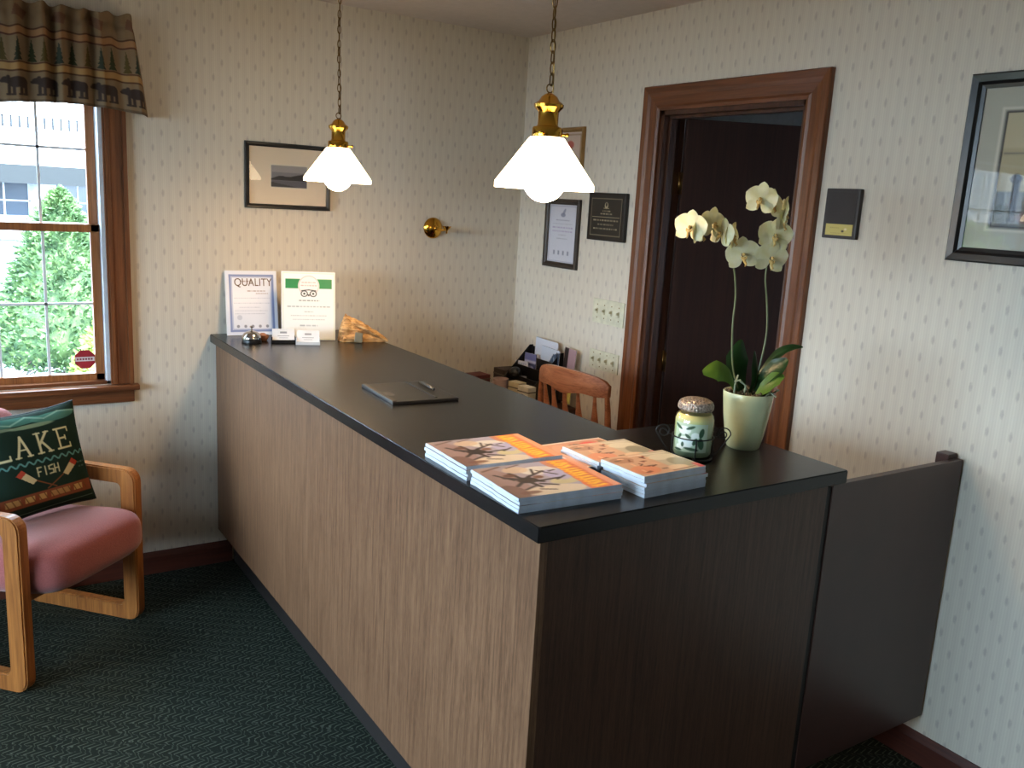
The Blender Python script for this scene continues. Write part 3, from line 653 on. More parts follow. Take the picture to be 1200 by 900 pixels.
# ------------------------------------------------------------ armchair
# local frame: x = sideways (near arm at -x), y = towards the back, z up
ax = Vector((.74, .672, 0)).normalized(); AC = Vector((-2.415, -.79, 0)); ang = math.atan2(ax.y, ax.x)
WD = .565
ar = thing('armchair', 'low oak-framed armchair with pink upholstery under the window', 'armchair', AC, ang)
def loopframe(bm, x):
    outer = [(-.035, 0), (.50, 0), (.50, .622), (-.035, .622)]; r = .05; th = .062
    def rr(x0, x1, z0, z1, r, n=6):
        P = []
        for cx, cz, a0 in ((x1-r, z0+r, -PI/2), (x1-r, z1-r, 0), (x0+r, z1-r, PI/2), (x0+r, z0+r, PI)):
            for k in range(n+1): a = a0+k*PI/2/n; P.append((cx+r*math.cos(a), cz+r*math.sin(a)))
        return P
    A = rr(-.035, .50, .0, .622, .05); B = rr(.032, .44, .062, .562, .02)
    t = bmesh.new(); n = len(A); vs = []
    for P, in ((A,), (B,)):
        for xx in (-.022, .022): vs.append([t.verts.new((x+xx, p[0], p[1])) for p in P])
    oA0, oA1, oB0, oB1 = vs
    for i in range(n):
        j = (i+1) % n
        t.faces.new((oA0[i], oA0[j], oA1[j], oA1[i])); t.faces.new((oB0[i], oB1[i], oB1[j], oB0[j])); t.faces.new((oA0[i], oB0[i], oB0[j], oA0[j])); t.faces.new((oA1[i], oA1[j], oB1[j], oB1[i]))
    bmesh.ops.recalc_face_normals(t, faces=t.faces); E = [e for e in t.edges if abs(e.calc_face_angle(0)) > 1.2]
    bmesh.ops.bevel(t, geom=E, offset=.005, segments=2, affect='EDGES'); add(bm, t)
for x in (.0, WD):
    bm = bmesh.new(); loopframe(bm, x); obj('arm_frame', bm, M_oakz, ar)
for y, z in ((.05, .30), (.42, .26)):
    bm = bmesh.new(); bx(bm, .022, WD-.022, y, y+.022, z-.03, z+.03, .003); obj('stretcher', bm, M_oak, ar)
k = NT('pink_upholstery'); tc = k.n('ShaderNodeTexCoord'); nz = k.n('ShaderNodeTexNoise', i_Scale=260.0, i_Detail=2.0); k.l(tc.outputs['Object'], nz.inputs['Vector'])
k.l(k.ramp(nz.outputs[0], (.2, rgb(128, 66, 63)), (.8, rgb(152, 84, 80))), k.b.inputs['Base Color']); k.b.inputs['Roughness'].default_value = .85; k.b.inputs['Specular IOR Level'].default_value = .2; k.b.inputs['Sheen Weight'].default_value = .3; k.bump(nz.outputs[0], .25, .004); M_pink = k.m
def cushion(bm, w, d, h, M, e=.35, n=26):
    t = bmesh.new(); bmesh.ops.create_uvsphere(t, u_segments=n*2, v_segments=n, radius=1)
    for v in t.verts:
        c = v.co; f = lambda q, p: math.copysign(abs(q)**p, q)
        v.co = Vector((f(c.x, e)*w/2, f(c.y, e)*d/2, f(c.z, .62)*h/2))
    for f_ in t.faces: f_.smooth = True
    add(bm, t, M)
bm = bmesh.new(); cushion(bm, WD-.05, .58, .19, T(WD/2, .17, .388) @ Matrix.Rotation(-.09, 4, 'X')); obj('seat', bm, M_pink, ar)
bm = bmesh.new(); cushion(bm, WD-.05, .54, .11, T(WD/2, .475, .565) @ Matrix.Rotation(PI/2-.16, 4, 'X')); obj('backrest', bm, M_pink, ar)

# pillow
cv = Cv(190, 190, (24, 40, 32)); CR = (196, 190, 150); TE = (86, 134, 130)
cv.ell(60, 14, 60, 9, (60, 104, 92), .9); cv.ell(140, 18, 44, 9, (66, 110, 98), .9); cv.pl([(5, 22), (30, 12), (60, 20), (90, 8), (120, 18), (150, 10), (185, 16)], 3, (120, 150, 132), .8); cv.ell(95, 28, 40, 4, (130, 150, 120), .8); cv.ell(40, 26, 24, 3, (150, 160, 130), .6)
def ser(P, wd=4.2):
    for a, b in P: cv.line(a[0], a[1], b[0], b[1], wd, CR)
def L_(x, y, w, h): ser([((x+w*.25, y), (x+w*.25, y+h)), ((x, y+h), (x+w, y+h))]); ser([((x, y), (x+w*.5, y)), ((x+w, y+h), (x+w, y+h-7))], 2.6)
def A_(x, y, w, h): ser([((x+w*.5, y), (x+w*.1, y+h)), ((x+w*.5, y), (x+w*.9, y+h))]); ser([((x+w*.25, y+h*.65), (x+w*.75, y+h*.65)), ((x-w*.05, y+h), (x+w*.28, y+h)), ((x+w*.72, y+h), (x+w*1.05, y+h))], 2.6)
def K_(x, y, w, h): ser([((x+w*.2, y), (x+w*.2, y+h)), ((x+w*.2, y+h*.6), (x+w*.85, y)), ((x+w*.4, y+h*.45), (x+w*.9, y+h))]); ser([((x, y), (x+w*.4, y)), ((x, y+h), (x+w*.4, y+h)), ((x+w*.68, y), (x+w, y)), ((x+w*.72, y+h), (x+w*1.05, y+h))], 2.6)
def E_(x, y, w, h): ser([((x+w*.2, y), (x+w*.2, y+h)), ((x, y), (x+w, y)), ((x, y+h), (x+w, y+h)), ((x+w*.2, y+h*.5), (x+w*.7, y+h*.5))], 3.4); ser([((x+w, y), (x+w, y+7)), ((x+w, y+h), (x+w, y+h-7)), ((x+w*.7, y+h*.4), (x+w*.7, y+h*.6))], 2.6)
for fn_, x in ((L_, 18), (A_, 54), (K_, 91), (E_, 128)): fn_(x, 44, 26, 36)
cv.pl([(x, 93+3*math.sin(x*.42)) for x in range(8, 182, 2)], 2.6, TE)
def small(txt, x, y, w, h):
    G_ = {'F': [((0, 0), (0, 1)), ((0, 0), (1, 0)), ((0, .5), (.7, .5))], 'I': [((.5, 0), (.5, 1))], 'S': [((1, 0), (0, .1)), ((0, .1), (0, .45)), ((0, .45), (1, .55)), ((1, .55), (1, .95)), ((1, .95), (0, 1))], 'H': [((0, 0), (0, 1)), ((1, 0), (1, 1)), ((0, .5), (1, .5))]}
    for i, ch in enumerate(txt):
        for a, b in G_[ch]: cv.line(x+i*w*1.45+a[0]*w, y+a[1]*h, x+i*w*1.45+b[0]*w, y+b[1]*h, 2.4, CR, .9)
small('FISH', 82, 104, 7, 15)
for s in (-1, 1):
    bx0 = 102
    cv.line(bx0-s*8, 144, bx0+s*30, 122, 2, (120, 70, 40)); cv.poly([(bx0+s*24, 124), (bx0+s*44, 104), (bx0+s*54, 112), (bx0+s*32, 130)], (186, 172, 132)); cv.poly([(bx0+s*40, 108), (bx0+s*46, 101), (bx0+s*57, 110), (bx0+s*50, 116)], (160, 62, 44))
cv.scrib(158, 176, 112, 3, (90, 110, 96), .8, 3); cv.scrib(160, 176, 120, 3, (90, 110, 96), .8, 4)
cv.rect(0, 146, 182, 168, (118, 66, 44)); cv.scrib(20, 160, 156, 11, (180, 158, 96), .95, 9)
for i in range(14): cv.line(20+i*11, 150, 26+i*11, 163, 1.6, (96, 70, 40))
cv.pl([(8, 180), (60, 182), (120, 181), (182, 178)], 1.4, (110, 130, 110), .7)
PW, PH = .39, .385
def pf(sgn):
    def f(u, v):
        a, b = 2*u-1, 2*v-1; k = max(0, (1-abs(a)**2.6)*(1-abs(b)**2.6))**.55
        pin = 1-.07*(1-abs(a)**2)*(abs(b)**3)
        pin2 = 1-.07*(1-abs(b)**2)*(abs(a)**3)
        return (a*PW/2*pin2, sgn*(-.062)*k-.002*sgn, -b*PH/2*pin)
    return f
pil = thing('throw_pillow', 'dark green tapestry pillow reading LAKE leaning on the pink armchair', 'pillow')
sheet('front_cover', cv, pf(1), M_cloth, pil); cvb = Cv(40, 40, (28, 44, 36)); sheet('back_cover', cvb, pf(-1), M_cloth, pil)
for c_ in kids(pil):
    for p in c_.data.polygons: p.use_smooth = True
bm = bmesh.new(); edge = []
for k in range(120):
    q = k/120*4; s_, t_ = int(q), q-int(q); uv = ((t_, 0), (1, t_), (1-t_, 1), (0, 1-t_))[s_]; p = pf(1)(*uv); edge.append((p[0], 0, p[2]))
tube(bm, edge, .004, 6, closed=True); obj('piping', bm, plain('dark_cord', (22, 32, 28), .8), pil)
pil.location = (-2.318, -.390, .678); pil.rotation_euler = (-.30, .0, .42); pil.rotation_euler = (Matrix.Rotation(.42, 3, 'Z') @ Matrix.Rotation(-.28, 3, 'X') @ Matrix.Rotation(-.04, 3, 'Y')).to_euler()

# ------------------------------------------------------------ things on the far end of the counter
def leaning(name, label, P, w, h, rz, lean, cv):
    t = thing(name, label, 'certificate', P, rot=(-lean, 0, rz))
    bm = bmesh.new(); bx(bm, -w/2, w/2, -.004, 0, 0, h, .0008); obj('backing', bm, M_paper, t)
    sheet('print', cv, lambda u, v: ((u-.5)*w*.985, -.0048, h*(1-v)*.985+h*.0075), M_gloss, t, back=(0, .0007, 0))
    bm = bmesh.new(); prism(bm, [(-.03, 0), (.03, 0), (.004, .15), (-.004, .15)], 0, .002, M=T(0, .001, .0) @ Matrix(((1, 0, 0, 0), (0, -.35, 1, .052), (0, .90, 0, .0118), (0, 0, 0, 1)))); obj('easel_strut', bm, M_paper, t)
    return t
cv = Cv(120, 152, (226, 228, 238)); B_ = (122, 138, 184); cv.border(8, 8, 112, 144, 7, B_); cv.border(13, 13, 107, 139, 1.2, (220, 224, 238))
cv.scrib(34, 64, 24, 2.4, (110, 84, 70), .7, 1); cv.scrib(50, 92, 47, 2.2, (130, 100, 90), .7, 2); cv.scrib(70, 98, 53, 2, (130, 100, 90), .7, 3)
for i, (a, b, y) in enumerate(((18, 102, 64), (18, 102, 76), (30, 80, 86), (20, 96, 94), (20, 90, 101))): cv.scrib(a, b, y, 1.5, (160, 166, 186), .7, i+9)
cv.ell(30, 110, 6, 6, (186, 190, 206), .7)
for i in range(5): cv.ell(26+i*17, 131, 3.4, 3.6, (120, 120, 130), .8)
ca = leaning('quality_certificate', 'white QUALITY certificate with a blue border leaning behind the bell', (-1.4185, -.078, CT+.0012), .222, .282, -.10, .19, cv)
lettering('lettering', 'QUALITY', .048, plain('dark_bronze_ink', (96, 72, 58), .5), ca, (.008, -.0058, .230), (PI/2, 0, 0), .0003, sx=.82)
cv = Cv(120, 158, (240, 241, 240)); cv.border(2, 2, 118, 156, 1.5, (222, 228, 205)); cv.rect(8, 16, 112, 38, (44, 132, 78)); cv.ell(60, 32, 24, 25, (236, 234, 232)); cv.ell(60, 32, 22.5, 23.5, (200, 160, 160)); cv.ell(60, 32, 21.5, 22.5, (242, 238, 236))
cv.scrib(44, 76, 24, 2, (200, 150, 150), .8, 5); cv.scrib(42, 80, 31, 2.2, (190, 150, 150), .8, 6); cv.ell(50, 50, 8, 7.5, (70, 72, 70)); cv.ell(70, 50, 8, 7.5, (70, 72, 70)); cv.ell(50, 50, 5.8, 5.4, (236, 236, 236)); cv.ell(70, 50, 5.8, 5.4, (236, 236, 236)); cv.ell(50, 50, 2.4, 2.4, (50, 60, 50)); cv.ell(70, 50, 2.4, 2.4, (50, 60, 50)); cv.pl([(44, 43), (60, 41), (76, 43)], 2, (60, 60, 60)); cv.poly([(57, 52), (63, 52), (60, 57)], (60, 60, 60))
cv.scrib(38, 84, 66, 3, (110, 114, 112), .8, 7)
for i, (a, b, y, hh) in enumerate(((12, 108, 80, 3), (50, 70, 92, 1.8), (20, 100, 101, 1.6), (24, 96, 110, 1.4), (40, 80, 124, 3.4))): cv.scrib(a, b, y, hh, (150, 154, 156), .7, i+19)
leaning('green_band_certificate', 'white certificate with green band and round owl-eye badge, right of the blue-bordered one', (-1.232, -.262, CT+.0012), .228, .296, -.28, .17, cv)
# bell
bl = thing('service_bell', 'small chrome service bell on the far end of the counter', 'bell', (-1.475, -.245, CT))
bm = bmesh.new(); lathe(bm, [(0, 0), (.040, 0), (.041, .004), (.038, .012), (.030, .014), (0, .014)], 36); obj('base', bm, M_black, bl)
bm = bmesh.new(); lathe(bm, [(.0405, .014), (.041, .0155), (.0385, .026), (.032, .037), (.021, .045), (.008, .049), (0, .0495)], 40); obj('dome', bm, M_chrome, bl)
bm = bmesh.new(); lathe(bm, [(0, .0495), (.003, .05), (.003, .062), (.0075, .063), (.008, .066), (.005, .069), (0, .07)], 20); obj('plunger', bm, M_chrome, bl)
tk = thing('trinket_dish', 'tiny brownish glass trinket dish right behind the bell', 'dish', (-1.418, -.215, CT))
bm = bmesh.new(); lathe(bm, [(0, 0), (.016, 0), (.024, .012), (.026, .024), (.023, .024), (.02, .012), (0, .005)], 24); obj('bowl', bm, plain('amber_glaze', (150, 100, 74), .2), tk)
bm = bmesh.new(); sph(bm, (0, 0, .022), .016, 12, (1, 1, .7)); obj('lid', bm, plain('pink_glaze', (190, 140, 120), .25), tk)
def card_holder(loc, rz, label, w=.092, holder=M_black):
    t = thing('card_holder', label, 'card holder', loc, rz, 'business card holders before the certificates')
    bm = bmesh.new(); bx(bm, -.048, .048, -.02, .02, 0, .006, .001); bx(bm, -.048, .048, -.022, -.018, 0, .014, .001); bx(bm, -.05, -.046, -.02, .02, 0, .026, .001); bx(bm, .046, .05, -.02, .02, 0, .026, .001); obj('stand', bm, holder, t)
    for i in range(3):
        bm = bmesh.new(); bx(bm, -w/2, w/2, -.001, .001, 0, .052, .0002, M=T(.0, -.012+i*.006, .0065) @ Matrix.Rotation(-.28, 4, 'X')); cd_ = obj('card', bm, M_paper, t)
    bm = bmesh.new(); Mx = T(0, -.012, .0065) @ Matrix.Rotation(-.28, 4, 'X')
    bx(bm, -.014, .014, -.0014, -.0011, .034, .042, M=Mx); bx(bm, -.024, .024, -.0014, -.0011, .022, .0245, M=Mx); bx(bm, -.018, .018, -.0014, -.0011, .014, .016, M=Mx); obj('print', bm, plain('card_ink', (150, 152, 160), .5), t)
card_holder((-1.352, -.285, CT), -.25, 'black card holder with white cards, nearer the bell')
card_holder((-1.268, -.352, CT), -.35, 'card holder with a white card, before the green-banded certificate', holder=M_white)
# driftwood / shell: brown husk
hk = thing('dried_palm_husk', 'crumpled golden-brown dried husk at the back edge of the counter', 'ornament', (-1.015, -.325, CT), math.radians(-25))
k = NT('husk_fibre'); tc = k.n('ShaderNodeTexCoord'); mp = k.n('ShaderNodeMapping'); mp.inputs['Scale'].default_value = (4, 22, 22); k.l(tc.outputs['Object'], mp.inputs[0]); nz = k.n('ShaderNodeTexNoise', i_Scale=3.0, i_Detail=5.0, i_Distortion=1.0); k.l(mp.outputs[0], nz.inputs['Vector'])
k.l(k.ramp(nz.outputs[0], (.3, rgb(120, 78, 40)), (.55, rgb(206, 158, 100)), (.75, rgb(232, 200, 150))), k.b.inputs['Base Color']); k.b.inputs['Roughness'].default_value = .7; k.bump(nz.outputs[0], .6, .01); M_husk = k.m
bm = bmesh.new(); t = bmesh.new(); NU, NV = 46, 22; R = []
for i in range(NU):
    u = i/(NU-1); x = -.10+.215*u; env = (min(1, (u/.12)))**.6*(1-u)**.75; hh = .122*env+.004
    row = []
    for j in range(NV):
        a = PI*j/(NV-1); dd = 1+.16*noise.noise(Vector((u*9, j*.45, 3)))+.07*math.sin(j*2.2+u*6)
        row.append(t.verts.new((x+.01*noise.noise(Vector((u*7, j*.3, 9))), (.055*env+.004)*dd*math.cos(a), max(.0005, hh*dd*math.sin(a)))))
    R.append(row)
for A, B in zip(R, R[1:]):
    for j in range(NV-1): t.faces.new((A[j], A[j+1], B[j+1], B[j])).smooth = True
t.faces.new(R[0]); t.faces.new(R[-1][::-1])
for i in range(NU-1): t.faces.new((R[i][0], R[i+1][0], R[i+1][-1], R[i][-1]))
bmesh.ops.recalc_face_normals(t, faces=t.faces); add(bm, t); obj('husk', bm, M_husk, hk)
bm = bmesh.new(); rd = random.Random(3)
for i in range(12):
    y0 = rd.uniform(-.04, .03); tube(bm, [(-.06+rd.uniform(0, .04), y0, .075+rd.uniform(-.01, .02)), (.02, y0-.012, .06), (.10+rd.uniform(0, .02), y0*.3-.01, .006)], [.003, .0035, .0015], 5)
obj('strands', bm, M_husk, hk)
bm = bmesh.new(); bx(bm, -.028, .006, -.066, -.05, .001, .045, .006, M=Matrix.Rotation(.1, 4, 'Y')); o = obj('grey_tag', bm, plain('tag_grey', (112, 106, 88), .6), hk)

# folder, pen
fo = thing('leather_folder', 'thin black folder lying under the pen in the middle of the counter', 'folder', (-1.285, -1.345, CT), math.radians(-3))
M_leath = plain('black_leather', (28, 26, 25), .33, noise_amt=.1, scale=120)
bm = bmesh.new(); bx(bm, -.115, .115, -.14, .135, 0, .010, .003); obj('cover', bm, M_leath, fo)
bm = bmesh.new(); bx(bm, -.113, -.100, -.135, .13, .0100, .0125, .001); obj('spine_strip', bm, plain('strip_grey', (70, 62, 54), .35), fo)
bm = bmesh.new(); bx(bm, .04, .048, -.12, .125, .010, .0125, .001); obj('pen_loop', bm, M_leath, fo)
bm = bmesh.new(); bx(bm, -.094, -.072, -.05, .0, .0100, .0108); obj('label', bm, plain('grey_label', (96, 88, 80), .5), fo)
pn = thing('ballpoint_pen', 'black and silver pen lying on the black folder', 'pen', (-1.205, -1.32, CT+.0162), math.radians(-96))
RY = Matrix.Rotation(PI/2, 4, 'Y')
bm = bmesh.new(); lathe(bm, [(0, -.075), (.0015, -.072), (.0045, -.06), (.0048, .0), (.0048, .055), (.004, .062), (0, .063)], 16, M=RY); obj('barrel', bm, M_black, pn)
bm = bmesh.new(); bx(bm, .0, .05, -.0015, .0015, .0048, .0066, .0005); lathe(bm, [(0, 0), (.0053, 0), (.0053, .014), (0, .014)], 16, M=T(.045, 0, 0) @ RY); obj('clip', bm, M_chrome, pn)

# ------------------------------------------------------------ magazines
def cover_sunset():
    cv = Cv(84, 66, (190, 168, 178)); cv.a[:] = (176, 166, 186)
    for x in range(84):
        q = x/83
        cA = np.array((164, 146, 146))*(1-q)+np.array((170, 176, 218))*q; cv.a[:, x] = cA
    cv.ell(8, 36, 13, 32, (160, 128, 122), .7); cv.ell(34, 58, 24, 9, (226, 212, 192), .9); cv.ell(44, 18, 15, 9, (226, 222, 214), .85); cv.ell(50, 44, 12, 6, (214, 204, 140), .7); cv.ell(28, 12, 10, 7, (216, 190, 160), .8); cv.ell(4, 54, 9, 14, (110, 80, 74), .8); cv.ell(52, 30, 9, 12, (176, 172, 214), .8)
    D = (52, 38, 34)
    for x0, y0, x1, y1, w_ in ((12, 26, 34, 40, 4), (20, 18, 27, 50, 3.2), (12, 44, 30, 28, 3), (30, 28, 46, 20, 2.6), (32, 38, 50, 37, 2.4), (42, 18, 52, 30, 1.8), (8, 18, 16, 32, 2.4), (30, 44, 40, 50, 2.4), (46, 40, 56, 34, 1.6), (36, 24, 40, 14, 1.8), (14, 52, 26, 46, 2.2), (50, 22, 56, 20, 1.6), (24, 54, 34, 58, 1.6)): cv.line(x0, y0, x1, y1, w_, D)
    cv.ell(25, 35, 8, 6, D, .95); cv.ell(18, 22, 5, 3, (96, 58, 40), .9); cv.ell(36, 31, 4, 3, (120, 74, 48), .9); cv.ell(14, 58, 8, 3, (110, 70, 54), .8); cv.line(4, 8, 20, 2, 2, (90, 60, 50)); cv.line(24, 6, 36, 2, 1.6, (90, 60, 50))
    cv.poly([(62, 0), (84, 0), (84, 66), (57, 66)], (222, 122, 84)); cv.poly([(78, 0), (84, 0), (84, 66), (76, 66)], (226, 158, 124)); cv.ell(60, 6, 5, 12, (206, 120, 84), .8)
    rd = random.Random(2)
    for i in range(13):
        y = 3+i*4.8; q = rd.uniform(-2, 2); cv.line(62, y, 73+q*.4, y+q, 3.4, (244, 172, 36)); cv.line(64, y+2.2, 72, y-1+q, 2.2, (252, 204, 70)); cv.line(65+q, y+2.4, 76, y+2.4, .9, (190, 90, 40))
    return cv
def cover_orange():
    cv = Cv(84, 66, (206, 150, 120)); cv.border(0, 0, 84, 66, 2.6, (230, 222, 212))
    cv.ell(60, 42, 17, 14, (232, 86, 50)); cv.ell(58, 16, 15, 9, (226, 60, 64), .9); cv.ell(76, 34, 7, 28, (110, 88, 58), .8); cv.ell(40, 30, 16, 22, (70, 48, 38), .85); cv.ell(36, 48, 9, 7, (190, 120, 90)); cv.ell(20, 30, 14, 24, (220, 170, 140), .8); cv.line(30, 12, 50, 30, 3, (50, 34, 30)); cv.line(38, 8, 34, 56, 2, (210, 120, 90))
    return cv
def cover_brown():
    cv = Cv(80, 60, (214, 176, 150)); D = (96, 46, 34)
    cv.rect(46, 0, 80, 60, (196, 192, 174), .9); cv.ell(60, 18, 16, 9, (224, 218, 200)); cv.ell(66, 38, 12, 14, (150, 146, 128), .9); cv.ell(52, 50, 12, 7, (232, 204, 176), .9); cv.ell(16, 44, 16, 12, (226, 150, 118), .9); cv.ell(14, 12, 14, 8, (178, 134, 112), .9)
    rd = random.Random(8)
    for i in range(20):
        x, y = rd.uniform(10, 44), rd.uniform(8, 50); cv.line(x, y, x+rd.uniform(-9, 9), y+rd.uniform(-6, 6), rd.uniform(1.4, 3), (D, (150, 76, 50), (70, 44, 36), (240, 196, 160))[i % 4])
    cv.line(30, 4, 74, 8, 1.4, (240, 236, 226)); cv.line(40, 56, 70, 54, 1.8, (120, 60, 44)); cv.rect(72, 46, 80, 60, (206, 84, 96)); cv.border(0, 0, 80, 60, 1, (206, 196, 184))
    return cv
M_page = plain('page_edges', (214, 220, 228), .7, noise_amt=.05, scale=8)
def magazine(name, W, D, th, cv, title_x=True):
    """spine cover with printed top; origin bottom centre"""
    r = bpy.data.objects.new(name, None); COL.objects.link(r); rd = random.Random(int(W*1000))
    bm = bmesh.new(); t = bmesh.new(); n = 20
    def edge(q, k): return .0016*math.sin(q*9+k*2)+.0012*math.sin(q*23+k)
    top = []; bot = []
    for i in range(n): q = i/(n-1); top.append((-W/2+edge(q, 1), -D/2+D*q))
    P = [(W/2, -D/2), (W/2, D/2)]+[(x, y) for x, y in top[::-1]]
    prism(bm, P, .0006, th-.0006); obj('pages', bm, M_page, r)
    sheet('cover', cv, (lambda u, v: (-W/2+u*W, D/2-v*D, th)) , M_gloss, r, back=(0, 0, -.0006))
    bm = bmesh.new(); bx(bm, -W/2, W/2, -D/2, D/2, 0, .0006); bx(bm, -W/2, W/2, -D/2-.0005, -D/2, 0, th-.0002) ; obj('back_cover', bm, plain('cover_back', (196, 204, 216), .5), r)
    return r
def stack(proto, n, loc, rz, th, labels, group, jit=.003, seed=1, first=True):
    rd = random.Random(seed)
    for i in range(n):
        m = proto if (first and i == 0) else copy_tree(proto)
        m.location = (loc[0]+rd.uniform(-jit, jit), loc[1]+rd.uniform(-jit, jit), loc[2]+i*(th+.0001)); m.rotation_euler = (0, 0, rz+rd.uniform(-.006, .006)); tag(m, labels[i], 'magazine', group)
ORD = ['bottom', 'second from the bottom', 'third from the bottom', 'fourth from the bottom', 'fifth from the bottom', 'sixth from the bottom']
def labs(n, top, where): return ['magazine %s in the %s' % (ORD[i], where) for i in range(n-1)]+[top]
th = .0085
pA = magazine('magazine', .27, .213, th, cover_sunset())
stack(pA, 4, (-1.437, -2.358, CT), math.radians(-3), th, labs(4, 'top magazine with orange title band on the nearest front stack', 'nearest front magazine stack'), 'magazines in the nearest stack')
stack(pA, 4, (-1.433, -2.119, CT), math.radians(-1.5), th, labs(4, 'top magazine with orange title band on the stack nearest the folder', 'left rear magazine stack toward the folder'), 'magazines in the left rear stack', seed=5, first=False)
pB = magazine('magazine', .212, .205, th, cover_orange())
stack(pB, 3, (-1.195, -2.206, CT), math.radians(1), th, labs(3, 'white-bordered magazine with a red-orange blot, at the back of the middle pile', 'pale-bordered middle rear pile'), 'magazines in the middle rear pile', seed=8)
pC = magazine('magazine', .198, .148, th, cover_brown())
stack(pC, 2, (-1.172, -2.262, CT+3*(th+.0001)), math.radians(-1), th, ['lower of two small brown-print magazines lying on the pale-bordered pile', 'upper of two small brown-print magazines lying on the pale-bordered pile'], 'small magazines on the middle pile', seed=21, first=False)
stack(pC, 6, (-1.163, -2.414, CT), math.radians(1.5), th, labs(6, 'top magazine with brown and red print on the right-hand stack by the jar candle', 'right-hand magazine stack'), 'magazines in the right-hand stack', seed=11)

# ------------------------------------------------------------ jar candle in an iron holder
JX, JY = -.913, -2.283
jr = thing('jar_candle', 'jar candle with green wax and frosted lid in the iron holder', 'candle', (JX, JY, CT+.008), math.radians(-35))
k = NT('green_wax'); tc = k.n('ShaderNodeTexCoord'); sp = k.n('ShaderNodeSeparateXYZ'); k.l(tc.outputs['Object'], sp.inputs[0]); mr = k.n('ShaderNodeMapRange', i_1=.02, i_2=.12); k.l(sp.outputs[2], mr.inputs[0])
k.l(k.ramp(mr.outputs[0], (0, rgb(134, 160, 126)), (.7, rgb(170, 186, 128)), (1, rgb(216, 190, 112))), k.b.inputs['Base Color']); k.b.inputs['Roughness'].default_value = .5; k.b.inputs['Coat Weight'].default_value = .6; k.b.inputs['Coat Roughness'].default_value = .06  # yellow towards the top: the glow of light in the jar, painted into the wax
bm = bmesh.new(); lathe(bm, [(0, .003), (.046, .003), (.0495, .01), (.0495, .098), (.046, .108), (.041, .114), (0, .114)], 40); obj('wax', bm, k.m, jr)
bm = bmesh.new(); lathe(bm, [(0, 0), (.047, 0), (.0515, .006), (.0515, .099), (.048, .110), (.042, .117), (.042, .124), (.040, .124), (.040, .117)], 40); obj('glass_jar', bm, M_pglass, jr)
k = NT('frosted_lid'); tc = k.n('ShaderNodeTexCoord'); vz = k.n('ShaderNodeTexVoronoi', i_Scale=160.0); k.l(tc.outputs['Object'], vz.inputs['Vector']); k.l(k.ramp(vz.outputs['Distance'], (.1, rgb(70, 56, 54)), (.6, rgb(176, 160, 146))), k.b.inputs['Base Color']); k.b.inputs['Roughness'].default_value = .35; k.b.inputs['Metallic'].default_value = .4; k.bump(vz.outputs['Distance'], .8, .004)
bm = bmesh.new(); lathe(bm, [(0, .124), (.044, .124), (.047, .128), (.047, .137), (.043, .146), (.032, .152), (.014, .155), (0, .155)], 36); obj('lid', bm, k.m, jr)
cv = Cv(70, 60, (176, 194, 168)); W_ = (222, 228, 220); DG = (40, 70, 46)
for x, y, a_, b_ in ((22, 14, 13, 9), (26, 38, 17, 12), (14, 50, 9, 6), (44, 24, 8, 7)): cv.ell(x, y, a_, b_, W_)
for x, y, a_, b_, g in ((8, 8, 10, 3, .5), (34, 8, 9, 3, -.4), (56, 18, 5, 10, .2), (56, 40, 6, 12, -.2), (30, 26, 7, 3, .6), (44, 36, 4, 8, .4), (20, 44, 3, 5, 0), (38, 52, 14, 3, .1), (12, 28, 3, 6, .5), (10, 56, 9, 2.5, 0)): cv.ell(x, y, a_, b_, DG, .95, g)
sheet('label', cv, lambda u, v: (.0522*math.sin((u-.5)*1.8), -.0522*math.cos((u-.5)*1.8), .094-v*.076), painted('label_print', .4), jr, rot=(0, 0, math.radians(-18)), back=None)
ih = thing('iron_candle_holder', 'black iron scrollwork holder around the jar candle', 'candle holder', (JX, JY, CT), math.radians(-35))
def circ(r, z, n=32): return [(r*math.cos(2*PI*i/n), r*math.sin(2*PI*i/n), z) for i in range(n)]
bm = bmesh.new(); tube(bm, circ(.0545, .060), .0018, 8, closed=True); obj('upper_ring', bm, M_iron, ih)
bm = bmesh.new(); tube(bm, circ(.053, .0045), .0028, 8, closed=True); tube(bm, [(-.053, 0, .0045), (.053, 0, .0045)], .0022); tube(bm, [(0, -.053, .0045), (0, .053, .0045)], .0022); obj('base_ring', bm, M_iron, ih)
for a in (-PI/2, PI/2, 0, PI):
    bm = bmesh.new(); tube(bm, [(.0545*math.cos(a), .0545*math.sin(a), z) for z in (.005, .03, .06)], .0018); obj('upright', bm, M_iron, ih)
for s in (-1, 1):
    bm = bmesh.new(); P = []
    for q in np.linspace(0, 1, 16): P.append((s*(.054+.045*q**.8), 0, .006+.062*q))
    for a in np.linspace(0, 2*PI*1.35, 34): rr = .020*(1-a/(2*PI*1.35)*.72); P.append((s*(.099-.020+rr*math.cos(a)*1.0), 0, .068+rr*math.sin(a)))
    tube(bm, P, .0018, 8); tube(bm, [(s*.0545, 0, .06), (s*.064, 0, .062), (s*.072, 0, .070), (s*.078, 0, .074)], .0016, 8); obj('scroll', bm, M_iron, ih)

